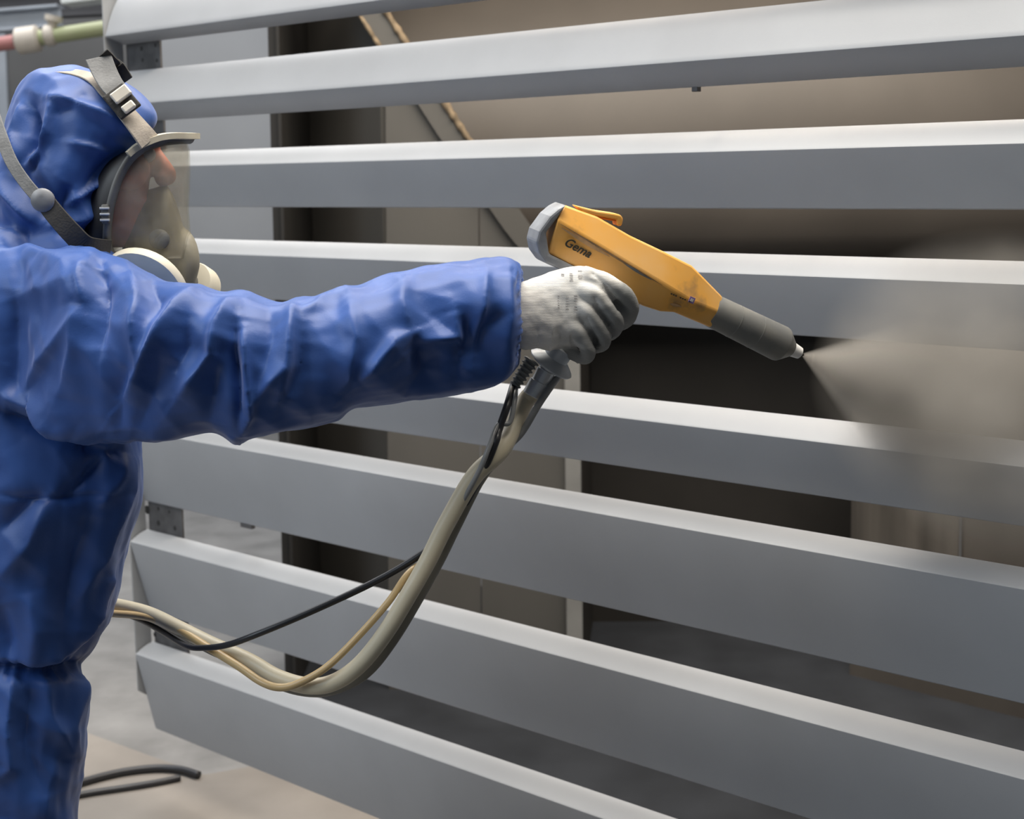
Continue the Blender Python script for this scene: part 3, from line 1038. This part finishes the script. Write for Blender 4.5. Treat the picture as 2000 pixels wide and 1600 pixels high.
# ---- head inside the mask
hp = []
HR = [(95, 160, 225, 160, HD, .05), (62, 190, 268, 190, HD, .072), (45, 230, 290, 232, HD, .080), (45, 270, 298, 268, HD, .081), (52, 300, 302, 296, HD, .079),
      (60, 330, 297, 325, HD, .077), (70, 360, 292, 358, HD, .074), (80, 395, 290, 392, HD, .068), (95, 430, 292, 430, HD, .058), (110, 460, 288, 462, HD, .045),
      (150, 480, 270, 482, HD, .028)]
HR = [(r[0] + 14 if r[0] < 120 else r[0], r[1] + 6, r[2] - (10 if r[1] < 260 else 0), r[3] + (6 if r[1] < 260 else 0), r[4], r[5] * .87) for r in HR]
hp.append(loft([ell_ring(r[0:2], r[2:4], r[5], r[4], sq=2.15) for r in smooth_rings(HR, 3)]))
hp.append(tube_vf([px(110, 400, HD), px(90, 480, HD), px(70, 560, HD)], [.058, .058, .062], 18))                      # neck
hp.append(tube_vf([px(296, 290, HD), px(312, 318, HD), px(324, 342, HD)], [.010, .013, .016], 14, roundcap=True))     # nose
hp.append(tube_vf([px(318, 350, HD - .011), px(318, 350, HD), px(318, 350, HD + .011)], .011, 12, roundcap=True))       # nostrils
hp.append(tube_vf([px(292, 276, HD - .035), px(302, 275, HD), px(292, 276, HD + .035)], .011, 12, roundcap=True))       # brow
for q in (-1, 1):
    hp.append(tube_vf([px(270, 330, HD + q * .045), px(262, 345, HD + q * .055), px(240, 350, HD + q * .062)], .018, 12, roundcap=True))  # cheekbone
    hp.append(tube_vf([px(165, 310, HD + q * .066), px(160, 335, HD + q * .068), px(168, 360, HD + q * .064)], [.014, .012, .009], 12, roundcap=True))  # ear
for dy, r in ((395, .008), (412, .009)):
    hp.append(tube_vf([px(280, dy, HD - .024), px(293, dy, HD), px(280, dy, HD + .024)], r, 12, roundcap=True))          # lips
hp.append(tube_vf([px(280, 440, HD - .012), px(284, 442, HD + .012)], .02, 12, roundcap=True))                          # chin
head = link_mesh('head', remeshed(hp, .0034, 4), M['skin'], worker, smooth=True)
for q in (-1, 1):
    c = px(288, 302, HD + q * .031)
    ev, ef = [], []
    bm = bmesh.new()
    bmesh.ops.create_icosphere(bm, subdivisions=2, radius=.012)
    m_ = bpy.data.meshes.new('eye')
    bm.to_mesh(m_)
    bm.free()
    m_.transform(Matrix.Translation(c))
    link_mesh('eye', m_, M['eye'], head, smooth=True)
    tube('eyebrow', [px(283, 280, HD + q * .05), px(298, 272, HD + q * .03), px(302, 276, HD + q * .012)], [.003, .0045, .003], M['hair'], head, 8, roundcap=True)

# ---- full-face respirator
# rim: (x, y, sideways offset): from the brim's middle, round the near temple, down to the chin
RIM = [(372, 272, 0.0), (352, 272, .035), (318, 276, .060), (285, 287, .076), (258, 306, .086), (238, 335, .090), (224, 370, .090), (214, 410, .087),
       (209, 450, .082), (212, 488, .072), (240, 520, .058), (300, 545, .038), (360, 562, .0)]
rimc = [tuple(p) for p in catmull(RIM, 6)]


def rp(p, q):
    return px(p[0], p[1], HD - q * p[2])


loop = [rp(p, 1) for p in rimc] + [rp(p, -1) for p in reversed(rimc[1:-1])]
resp = None
V, Fc = [], []
n = len(loop)
cen = px(290, 420, HD)
rings = []
for i in range(n + 1):
    p = loop[i % n]
    t = (loop[(i + 1) % n] - loop[(i - 1) % n]).normalized()
    out = (p - cen)
    out = (out - t * out.dot(t)).normalized()
    fr = t.cross(out)
    rings.append([p + out * (math.cos(2 * math.pi * k / 10) * .0075) + fr * (math.sin(2 * math.pi * k / 10) * .0055) for k in range(10)])
v, f = loft(rings, caps=False)
resp = mesh_obj('respirator', v, f, M['rim'], worker, smooth=True)
resp['label'] = 'grey full-face respirator with dusty clear visor and cream filter'
# cream brim over the visor
bl = [tuple(p) for p in catmull([(377, 266, 0.0), (366, 266, .034), (330, 266, .062), (300, 272, .077), (270, 286, .089), (250, 302, .094)], 6)]
pts = [rp(p, -1) for p in reversed(bl[1:])] + [rp(p, 1) for p in bl]
rings = []
for i, p in enumerate(pts):
    t = (pts[min(i + 1, len(pts) - 1)] - pts[max(i - 1, 0)]).normalized()
    up = (UPV - t * UPV.dot(t)).normalized()
    fr = t.cross(up)
    rings.append([p + up * a_ + fr * b_ for a_, b_ in ((.004, -.010), (.005, .004), (.0, .009), (-.005, .004), (-.004, -.010))])
v, f = loft(rings)
mesh_obj('brim', v, f, M['brim'], resp, smooth=True, angle=40)
# visor: arcs from the near rim round the front to the far rim
rows = []
for y, xr, w, xf in ((278, 318, .060, 366), (296, 268, .080, 371), (330, 240, .088, 372), (370, 224, .089, 371), (410, 214, .086, 369), (450, 210, .081, 372),
                     (480, 212, .074, 380), (505, 226, .063, 386)):
    row = []
    for k in range(25):
        th = -math.pi / 2 + math.pi * k / 24
        q = abs(math.cos(th)) ** .75
        row.append(px(xr + (xf - xr) * q, y, HD + w * math.sin(th)))
    rows.append(row)
V = [p for r in rows for p in r]
Fc = [(i * 25 + j, i * 25 + j + 1, (i + 1) * 25 + j + 1, (i + 1) * 25 + j) for i in range(len(rows) - 1) for j in range(24)]
vis = mesh_obj('visor', V, Fc, M['visor'], resp, smooth=True)
so = vis.modifiers.new('thick', 'SOLIDIFY')
so.thickness = .002
vis['label'] = 'dusty clear curved visor'
# rubber seal between hood and rim
rings = []
for p in rimc[8:-14]:
    rings.append([px(p[0] + a_, p[1] + b_, HD - p[2] + c_) for a_, b_, c_ in ((6, 0, .004), (-2, 0, -.006), (-22, 4, -.004), (-46, 10, .012), (-40, 10, .03), (0, 0, .03))])
v, f = loft(rings)
mesh_obj('face_seal', v, f, M['rubber'], resp, smooth=True, angle=60)
# clip on the rim
c = rp((207, 418, .092), 1)
box('rim_clip', c, (.010, .012, .026), M['rim'], resp, bevel=.002)
for k in range(3):
    box('clip_rib', c + Vector((0, -.006, .008 - k * .008)), (.013, .004, .003), M['chrome'], resp, bevel=.0006)
# oronasal cup and chin housing
cp = []
cp.append(loft([ell_ring(r[0:2], r[2:4], r[5], r[4], 20, 2.2) for r in smooth_rings(
    [(285, 372, 326, 360, HD, .014), (262, 400, 340, 385, HD, .034), (246, 435, 352, 420, HD, .046), (240, 470, 362, 455, HD, .052), (240, 505, 376, 490, HD, .052), (262, 540, 380, 528, HD, .04)], 3)]))
cp.append(loft([ell_ring(r[0:2], r[2:4], r[5], r[4], 20, 2.4) for r in smooth_rings(
    [(336, 446, 366, 448, HD, .018), (328, 462, 379, 464, HD, .032), (322, 490, 388, 490, HD, .040), (322, 525, 390, 520, HD, .040), (332, 560, 380, 560, HD, .032)], 3)]))
link_mesh('breathing_cup', remeshed(cp, .0032, 4), M['cup'], resp, smooth=True)
c = px(312, 468, HD - .054)
lathe('valve', c, c + Vector((.1, -.9, .1)).normalized() * .012, [(0, .014), (.008, .014), (.011, .010), (.012, .004)], M['rim'], resp, 20)
# filter canister, low on the near side


def canister(c, ax, r, h, parent):
    ax = ax.normalized()
    o = lathe('filter_canister', c, c + ax, [(-.004, r * .55), (0, r * .96), (.003, r), (h, r), (h + .004, r * .97), (h + .005, r * .86)], M['filter'], parent, 40)
    lathe('filter_face', c + ax * (h - .001), c + ax, [(0, r * .85), (.0035, r * .85), (.0045, r * .8)], M['filter_face'], parent, 40)
    lathe('filter_neck', c - ax * .03, c, [(0, .02), (.028, .02)], M['rim'], parent, 20)
    return o


cc = px(282, 546, HD - .075)
canister(cc + Vector((0, .01, -.012)), Vector((-.22, -.88, -.42)), .064, .012, resp)
c2 = px(368, 560, HD + .06)
canister(c2, Vector((.35, .70, -.4)), .040, .022, resp)


def strap(name, pts, w, th, m, parent, updir=None):
    """flat band along (x, y, depth) pixel points, lying in the surface that faces sideways/outward"""
    P = [Vector(p) for p in catmull([px(*p) for p in pts], 8)]
    c0 = px(150, 300, HD)
    rings = []
    for i, p in enumerate(P):
        t = (P[min(i + 1, len(P) - 1)] - P[max(i - 1, 0)]).normalized()
        out = (p - c0) if updir is None else Vector(updir)
        out = (out - t * out.dot(t)).normalized()
        sdv = t.cross(out)
        ww = w if not hasattr(w, '__len__') else w[0] + (w[1] - w[0]) * i / (len(P) - 1)
        rings.append([p + sdv * ww / 2 * a_ + out * th / 2 * b_ for a_, b_ in ((-1, -1), (1, -1), (1, 1), (-1, 1))])
    v, f = loft(rings)
    o = mesh_obj(name, v, f, m, parent)
    bevelled(o, .0008, 1)
    return o


strap('head_strap', [(60, 165, HD - .02), (80, 146, HD - .03), (125, 139, HD - .045), (180, 152, HD - .066), (215, 185, HD - .082), (248, 222, HD - .094),
                     (275, 255, HD - .096), (292, 278, HD - .090)], (.018, .036), .003, M['strap'], resp)
strap('strap_tail', [(236, 186, HD - .100), (218, 165, HD - .098), (204, 140, HD - .090), (192, 112, HD - .084)], (.030, .036), .0025, M['strap_grey'], resp, (0.3, -.8, .4))
strap('strap_tail', [(192, 111, HD - .083), (208, 122, HD - .070), (228, 136, HD - .055), (246, 160, HD - .05)], (.034, .024), .0025, M['strap_dark'], resp, (-.5, -.7, .5))
bt = (px(275, 255, HD) - px(215, 185, HD)).normalized()
bo = Vector((0, -.9, .45))
bo = (bo - bt * bo.dot(bt)).normalized()
bs = bt.cross(bo)
for xx, yy, w_ in ((236, 184, .026), (251, 209, .018)):
    box('buckle', px(xx, yy, HD - .112), (w_ * .62, .008, w_), M['buckle'], resp, (bt, bo, bs), .002)
box('buckle_frame', px(238, 198, HD - .106), (.040, .006, .034), M['strap_dark'], resp, (bt, bo, bs), .002)
strap('neck_strap', [(-15, 215, HD - .075), (2, 265, HD - .100), (22, 315, HD - .113), (48, 355, HD - .119), (76, 388, HD - .122)], (.017, .017), .003, M['strap_grey'], resp, (0, -1, .1))
strap('lower_strap', [(88, 394, HD - .124), (112, 424, HD - .126), (140, 455, HD - .122), (170, 482, HD - .110), (215, 490, HD - .085)], (.026, .030), .004, M['strap_dark'], resp, (0, -1, .1))
c = px(84, 391, HD - .127)
lathe('strap_buckle', c + Vector((0, .004, 0)), c - Vector((0, .006, 0)), [(0, .015), (.006, .016), (.009, .013), (.010, .005)], M['gun_grey'], resp, 24)

# ------------------------------------------------------------------ spray gun
GO = px(1045, 460, 1.812)
GT = px(1570, 685, 1.95)
U = (GT - GO).normalized()
toc = (O - GO).normalized()
W = (toc - U * toc.dot(U)).normalized()        # towards the camera
Vv = W.cross(U).normalized()
if Vv.z < 0: Vv = -Vv


def gl(zx, zy):
    """zoomed photo point -> local (u, v) on the gun's mid plane"""
    p = on_plane(960 + zx / 2.941, 360 + zy / 2.941, GO, W) - GO
    return p.dot(U), p.dot(Vv)


def gw(u, v, w=0.0):
    return GO + U * u + Vv * v + W * w


def gpt(zx, zy, w=0.0):
    u, v = gl(zx, zy)
    return gw(u, v, w)


gun = empty('spray_gun', gpt(560, 700))
SEC = [((400, 112), (345, 190), (300, 385), .011, .024, .018), ((590, 180), (560, 322), (470, 470), .013, .028, .020), ((780, 290), (740, 432), (660, 580), .014, .029, .021),
       ((975, 382), (930, 545), (840, 684), .014, .029, .021), ((1130, 460), (1040, 612), (940, 716), .014, .028, .021), ((1175, 505), (1110, 655), (1020, 722), .014, .026, .019),
       ((1310, 640), (1280, 722), (1240, 815), .011, .022, .013)]
rings = []
for t_, r_, b_, wt, wrg, wb in SEC:
    tu, ru, bu = gl(*t_), gl(*r_), gl(*b_)
    rings.append([gw(*tu, wt), gw(*ru, wrg), gw(*bu, wb), gw(*bu, -wb), gw(*ru, -wrg), gw(*tu, -wt)])
v, f = loft(rings)
body = bevelled(mesh_obj('gun_body', v, f, M['orange'], gun, smooth=True, angle=20), .003, 3)
body['label'] = 'worn orange plastic gun housing'


def facet(sec_f, q, lift=.0008):
    """point on the near lower facet: sec_f along the stations, q from ridge (0) to bottom (1)"""
    i = min(int(sec_f), len(SEC) - 2)
    a = sec_f - i
    def pt(k):
        r_, b_ = gl(*SEC[k][1]), gl(*SEC[k][2])
        return gw(*r_, SEC[k][4]).lerp(gw(*b_, SEC[k][5]), q)
    return pt(i).lerp(pt(i + 1), a) + W * lift


# worn dark line along the ridge and scuffs
def facet_strip(name, s0, s1, q0, q1, m, lift=.0006):
    n = 8
    V_, F_ = [], []
    for k in range(n + 1):
        s = s0 + (s1 - s0) * k / n
        tp = math.sin(math.pi * (k + .4) / (n + .8))
        mid = (q0 + q1) / 2
        V_ += [facet(s, mid + (q0 - mid) * tp, lift), facet(s, mid + (q1 - mid) * tp, lift)]
    F_ = [(2 * k, 2 * k + 1, 2 * k + 3, 2 * k + 2) for k in range(n)]
    return mesh_obj(name, V_, F_, m, body)


facet_strip('worn_ridge_mark', .1, 3.1, .03, .10, M['scuff'])
facet_strip('worn_ridge_mark', 1.9, 2.75, .05, .14, M['gun_grey'])
facet_strip('worn_ridge_mark', .15, 1.5, .08, .22, M['smear'], .0004)
facet_strip('worn_ridge_mark', 4.0, 4.9, .45, .62, M['smear'], .0004)
# lettering
fc = bpy.data.curves.new('gema_letters', 'FONT')
fc.body = 'Gema'
fc.size = .0165
fc.extrude = .0002
fc.offset = .0003
fc.shear = .25
fo = bpy.data.objects.new('tmp_letters', fc)
COL.objects.link(fo)
tm = bpy.data.meshes.new_from_object(fo.evaluated_get(bpy.context.evaluated_depsgraph_get()))
bpy.data.objects.remove(fo)
p0 = facet(.55, .56)
e1 = (facet(1.3, .52) - facet(.4, .56)).normalized()
e2 = facet(.8, .2) - facet(.8, .8)
e2 = (e2 - e1 * e2.dot(e1)).normalized()
e3 = e1.cross(e2)
if e3.dot(W) < 0: e3 = -e3
mt = Matrix((e1, e2, e3)).transposed().to_4x4()
mt.translation = on_plane(960 + 410 / 2.941, 360 + 345 / 2.941, p0, e3) + e3 * .001
tm.transform(mt)
lt = link_mesh('lettering', tm, M['ink'], body)
lt['label'] = 'black lettering reading Gema'
# small line of print and purple emblem near the front
pq = on_plane(960 + 1030 / 2.941, 360 + 628 / 2.941, facet(4.6, .1), W)
for k in range(9):
    c = pq + U * (.0036 * k) + W * .0024
    if k % 4 != 3:
        box('print_mark', c, (.0024, .0018, .0005), M['ink'], body, (U, Vv, W), 0)
c = on_plane(960 + 1147 / 2.941, 360 + 664 / 2.941, facet(5.2, .1), W) + W * .0022
box('emblem', c, (.0085, .0085, .0006), M['purple'], body, (U, Vv, W), .0002)
box('emblem_centre', c + W * .0006, (.004, .004, .0004), M['buckle'], body, (U, Vv, W), 0)
# rear cap
CAP = [(402, 106), (355, 130), (305, 172), (242, 258), (226, 318), (240, 382), (282, 440), (375, 480), (470, 470), (380, 425), (303, 388), (286, 265), (345, 190)]
uvp = [gl(*p) for p in CAP]
cap = prism('rear_cap', [gw(u, v, .0235) for u, v in uvp], -W, .047, M['gun_grey'], gun, bevel=.0035)
# hook on top
HK = [(470, 118), (590, 148), (690, 163), (730, 172), (744, 194), (736, 234), (708, 236), (704, 200), (640, 188), (580, 178), (520, 165)]
hook = prism('hanging_hook', [gpt(x, y, .010) for x, y in HK], -W, .020, M['orange'], gun, bevel=.0022)
hl = [(575, 178), (640, 189), (703, 200), (703, 210), (640, 200), (585, 192)]
prism('hook_inner', [gpt(x, y, .0085) for x, y in hl], -W, .017, M['orange_hot'], hook, bevel=.0006)
# nozzle
n0, n1 = gpt(1270, 726), gpt(1655, 914)
L = (n1 - n0).length
k_ = 1.88 / F / 2.941
r0, r1 = 97 * k_, 108 * k_
nz = lathe('nozzle_tube', n0, n1, [(-.004, r0 * .96), (.001, r0), (L, r1), (L + .003, r1 * .97), (L + 85 * k_, 50 * k_), (L + 88 * k_, 20 * k_)], M['nozzle'], gun, 40, 22)
for q in (.3, .62):
    lathe('nozzle_groove', n0, n1, [(L * q, r0 + (r1 - r0) * q + .0003), (L * q + .0012, r0 + (r1 - r0) * q + .0004)], M['nozzle'], nz, 40)
t = (n1 - n0).normalized()
tipa = n1 + t * (80 * k_)
tp = lathe('nozzle_tip', tipa, tipa + t, [(0, 46 * k_), (.010, 40 * k_), (.016, 36 * k_), (.018, 24 * k_), (.0185, 10 * k_)], M['white'], gun, 28)
lathe('electrode', tipa + t * .016, tipa + t, [(0, .0022), (.006, .002), (.008, .0008)], M['ink'], tp, 12)
# grip, trigger
gv = tube_vf(catmull([gpt(760, 560), gpt(640, 700), gpt(520, 860), gpt(430, 985)], 5), [.019] * 16, 16)
mesh_obj('grip', gv[0], gv[1], M['gun_grey'], gun, smooth=True, angle=60)
tube('trigger', catmull([gpt(850, 690, -.014), gpt(800, 760, -.014), gpt(740, 830, -.014)], 5), .006, M['gun_grey'], gun, 10, roundcap=True)


def z8(x, y, d=None, w=0.0):
    p = on_plane(950 + x / 7.275, 660 + y / 7.275, GO + U * 0.05, W)
    return p + W * w


ha, hb = z8(1000, 250), z8(650, 850)
hdir = (hb - ha).normalized()
fcn = z8(905, 385)
tilt = (hdir + W * -.28).normalized()
lathe('grip_flange', fcn, fcn - tilt, [(0, .010), (.0005, .031), (.003, .0325), (.005, .031), (.010, .024), (.014, .018), (.03, .017)], M['satin'], gun, 40)
# corrugated strain relief
ra, rb = z8(640, 300, w=.004), z8(378, 690, w=.004)
Lr = (rb - ra).length
prof = []
for k in range(7):
    rr = .0112 - .0035 * k / 7
    q = Lr * k / 7
    prof += [(q, rr * .72), (q + .0015, rr), (q + Lr / 14, rr), (q + Lr / 14 + .0015, rr * .72)]
prof += [(Lr, .0055)]
lathe('strain_relief', ra, rb, prof, M['relief'], gun, 24)
ca_, cb_ = z8(860, 400, w=.006), z8(640, 820, w=.006)
Lc = (cb_ - ca_).length
lathe('chrome_coupling', ca_, cb_, [(0, .011), (Lc * .12, .011), (Lc * .13, .0125), (Lc * .5, .0125), (Lc * .52, .0145), (Lc * .97, .0150), (Lc, .0135)], M['chrome'], gun, 32)
tag(gun, 'orange powder spray gun with grey nozzle held in the gloved hand', 'spray gun')

# ------------------------------------------------------------------ hoses


def z5(x, y):
    return (220 + x / 3.333, 940 + y / 3.333)


def z6(x, y):
    return (440 + x / 2.424, 740 + y / 2.424)


def z8p(x, y):
    return (950 + x / 7.275, 660 + y / 7.275)


def hose(name, pts, rad, m, label, group=None):
    """pts: (pixel pair, depth)"""
    P = catmull([px(p[0], p[1], d) for p, d in pts], 10)
    n = len(P)
    if hasattr(rad, '__len__'):
        rad = [rad[0] + (rad[1] - rad[0]) * i / (n - 1) for i in range(n)]
    v, f = tube_vf(P, rad, 14)
    o = mesh_obj(name, v, f, m, None, smooth=True, angle=60)
    return tag(o, label, 'hose', group)


_, gdep = to_px(np.array([tuple(z8(640, 820)), tuple(z8(378, 690)), tuple(z8(1010, 520))]))
g0 = float(gdep[0]) - .006
hose('powder_hose', [(z8p(660, 790), g0), (z8p(520, 960), g0), (z6(1310, 330), 1.80), (z6(1180, 460), 1.79), (z6(1050, 680), 1.785), (z6(960, 860), 1.78), (z6(870, 1020), 1.775), (z6(760, 1200), 1.775),
                     (z6(640, 1350), 1.78), (z6(520, 1435), 1.79), (z6(400, 1455), 1.80), (z6(250, 1415), 1.82), (z6(110, 1335), 1.85), (z5(640, 1060), 1.89),
                     (z5(420, 950), 1.95), (z5(220, 855), 2.04), (z5(0, 800), 2.13), ((130, 1165), 2.23), ((20, 1240), 2.33), ((-60, 1500), 2.37), ((-120, 1800), 2.39), ((-200, 2040), 2.41)],
     (.0125, .0090), M['hose'], 'thick cream-grey powder hose sagging from the spray gun')
hose('powder_hose', [(z8p(610, 830), g0 + .014), (z8p(500, 990), g0 + .02), (z6(1300, 335), 1.825), (z6(1200, 470), 1.82), (z6(1088, 690), 1.815), (z6(1010, 850), 1.81), (z6(905, 1040), 1.80), (z6(790, 1230), 1.80),
                     (z6(670, 1380), 1.805), (z6(540, 1455), 1.815), (z6(410, 1475), 1.825), (z6(260, 1440), 1.845), (z6(110, 1350), 1.875), (z5(640, 1085), 1.91),
                     (z5(420, 962), 1.98), (z5(220, 868), 2.07), (z5(0, 812), 2.16), ((130, 1172), 2.26), ((10, 1260), 2.36), ((-70, 1500), 2.40), ((-130, 1800), 2.42), ((-210, 2030), 2.44)],
     (.0095, .0085), M['hose_dark'], 'darker olive-grey hose running just behind the cream powder hose')
hose('air_tube', [(z8p(1030, 530), float(gdep[2])), (z8p(760, 920), 1.82), (z8p(500, 1350), 1.82), (z6(1310, 350), 1.82), (z6(1230, 460), 1.825), (z6(1080, 690), 1.835), (z6(950, 850), 1.83), (z6(860, 930), 1.80),
                  (z6(770, 1060), 1.785), (z6(620, 1230), 1.78), (z6(480, 1365), 1.78), (z6(350, 1440), 1.785), (z6(260, 1462), 1.79), (z6(170, 1435), 1.80),
                  (z6(60, 1360), 1.83), (z5(600, 1070), 1.88), (z5(450, 975), 1.93), (z5(250, 890), 2.01), (z5(0, 862), 2.10), ((120, 1195), 2.22), ((10, 1290), 2.32), ((-60, 1520), 2.35), ((-110, 1800), 2.36), ((-190, 2050), 2.38)],
     (.0038, .0062), M['tan'], 'thin tan air tube looping below the thick hose')
hose('electric_cable', [(z8p(385, 670), float(gdep[1])), (z8p(300, 950), 1.80), (z8p(180, 1300), 1.79), (z6(1280, 300), 1.778), (z6(1230, 420), 1.785), (z6(1150, 570), 1.81), (z6(1040, 740), 1.82), (z6(900, 850), 1.82),
                        (z6(700, 965), 1.82), (z6(400, 1105), 1.81), (z6(150, 1210), 1.81), (z5(750, 1065), 1.83), (z5(600, 1085), 1.86), (z5(480, 1072), 1.90),
                        (z5(330, 985), 2.0), (z5(170, 900), 2.10), (z5(-20, 850), 2.18), ((110, 1200), 2.26), ((10, 1300), 2.36), ((-50, 1520), 2.42), ((-100, 1800), 2.44), ((-180, 2020), 2.46)],
     (.0052, .0034), M['cable'], 'thin black electric cable swinging clear of the cream hose')
hose('earth_lead', [(z8p(420, 690), float(gdep[1]) - .002), (z8p(400, 900), 1.805), (z8p(330, 1200), 1.795), (z6(1290, 220), 1.79), (z6(1250, 320), 1.772), (z6(1200, 440), 1.772), (z6(1090, 640), 1.785), (z6(1000, 800), 1.80)],
     (.0034, .0034), M['clear_tube'], 'short grey lead wound along the upper part of the powder hose')


at_o = [o for o in COL.objects if o.name == 'air_tube'][0]
slv = catmull([px(*z8p(1030, 530), float(gdep[2]) - .002), px(*z8p(760, 920), 1.818), px(*z8p(500, 1350), 1.818), px(*z6(1325, 330), 1.819)], 8)
tube('grey_sleeve', slv, .0048, M['clear_tube'], at_o, 12)


def floor_hose(pts, r, label):
    P = [on_floor(x, y, r + .007) for x, y in pts]
    v, f = tube_vf(catmull(P, 8), r, 12)
    tag(mesh_obj('floor_hose', v, f, M['cable'], None, smooth=True), label, 'hose')


floor_hose([(-80, 1560), (60, 1560), (150, 1531), (230, 1510), (300, 1501), (350, 1503), (388, 1514)], .010, 'black hose curving over the brown floor board')
floor_hose([(-80, 1610), (60, 1580), (150, 1554), (250, 1538), (310, 1528), (352, 1519)], .008, 'thinner black hose lying beside the curved black hose on the floor')

# ------------------------------------------------------------------ powder cloud


def volume_mat(name, kind):
    m = bpy.data.materials.new(name)
    m.use_nodes = True
    nt = m.node_tree
    nt.nodes.clear()
    N, Lk = nt.nodes.new, nt.links.new
    out = N('ShaderNodeOutputMaterial')
    vs = N('ShaderNodeVolumePrincipled')
    vs.inputs['Color'].default_value = (0.93, 0.88, 0.81, 1)
    vs.inputs['Anisotropy'].default_value = 0.15
    Lk(vs.outputs['Volume'], out.inputs['Volume'])
    tc = N('ShaderNodeTexCoord')
    sep = N('ShaderNodeSeparateXYZ')
    Lk(tc.outputs['Object'], sep.inputs['Vector'])

    def math_(op, a, b=None, clamp=False):
        n = N('ShaderNodeMath')
        n.operation = op
        n.use_clamp = clamp
        for i, q in enumerate((a, b)):
            if q is None: continue
            if isinstance(q, (int, float)):
                n.inputs[i].default_value = q
            else:
                Lk(q, n.inputs[i])
        return n.outputs[0]

    x, y, z = sep.outputs
    nz = N('ShaderNodeTexNoise')
    nz.inputs['Scale'].default_value = 9 if kind == 'cone' else 5.5
    nz.inputs['Detail'].default_value = 3
    nz.inputs['Roughness'].default_value = .5
    Lk(tc.outputs['Object'], nz.inputs['Vector'])
    if kind == 'cone':
        r = math_('SQRT', math_('ADD', math_('MULTIPLY', y, y), math_('MULTIPLY', z, z)))
        q = math_('DIVIDE', r, math_('ADD', math_('MULTIPLY', x, 0.50), 0.004))
        edge = math_('SUBTRACT', 1.0, q, True)
        edge = math_('POWER', edge, 1.3)
        fall = math_('DIVIDE', 1.0, math_('ADD', math_('MULTIPLY', x, 7.0), 0.22))
        fall = math_('MULTIPLY', fall, math_('SUBTRACT', 1.25, math_('MULTIPLY', x, 1.9), True))
        nn = math_('ADD', math_('MULTIPLY', nz.outputs['Fac'], 1.2), 0.4)
        d = math_('MULTIPLY', math_('MULTIPLY', edge, fall), nn)
        d = math_('MULTIPLY', d, 62.0)
    else:
        # soft ellipsoid, object space is the unit ball
        r = math_('SQRT', math_('ADD', math_('ADD', math_('MULTIPLY', x, x), math_('MULTIPLY', y, y)), math_('MULTIPLY', z, z)))
        e = math_('SUBTRACT', 1.0, r, True)
        nz.inputs['Scale'].default_value = 2.6
        nn = math_('MULTIPLY', math_('SUBTRACT', nz.outputs['Fac'], 0.28), 2.2, True)
        d = math_('MULTIPLY', math_('MULTIPLY', e, nn), 13.0)
    Lk(d, vs.inputs['Density'])
    return m


# cone-shaped jet from the nozzle; local x runs along the jet
tip = tipa + t * .024
jd = (px(1900, 800, 2.16) - px(1573, 688, 1.95)).normalized()
jy = UPV.cross(jd).normalized()
jz = jd.cross(jy)
prof = [(0, .004), (.15, .085), (.35, .19), (.62, .33)]
rings = [[(q, math.cos(2 * math.pi * k / 24) * r, math.sin(2 * math.pi * k / 24) * r) for k in range(24)] for q, r in prof]
v, f = loft(rings)
jet = mesh_obj('powder_jet', v, f, volume_mat('powder_jet_volume', 'cone'))
jet.matrix_world = Matrix.Translation(tip) @ Matrix((jd, jy, jz)).transposed().to_4x4()
tag(jet, 'fine beige powder jet fanning out of the gun nozzle onto the slats', 'powder spray', kind='stuff')
bm = bmesh.new()
bmesh.ops.create_icosphere(bm, subdivisions=3, radius=1.0)
m_ = bpy.data.meshes.new('powder_cloud')
bm.to_mesh(m_)
bm.free()
cl = link_mesh('powder_cloud', m_, volume_mat('powder_cloud_volume', 'cloud'))
cl.matrix_world = Matrix.Translation(px(1990, 770, 1.97)) @ Matrix.Rotation(math.radians(14), 4, 'Y') @ Matrix.Diagonal((.30, .26, .24, 1))
tag(cl, 'pale drifting powder cloud hanging in front of the slats', 'powder cloud', kind='stuff')
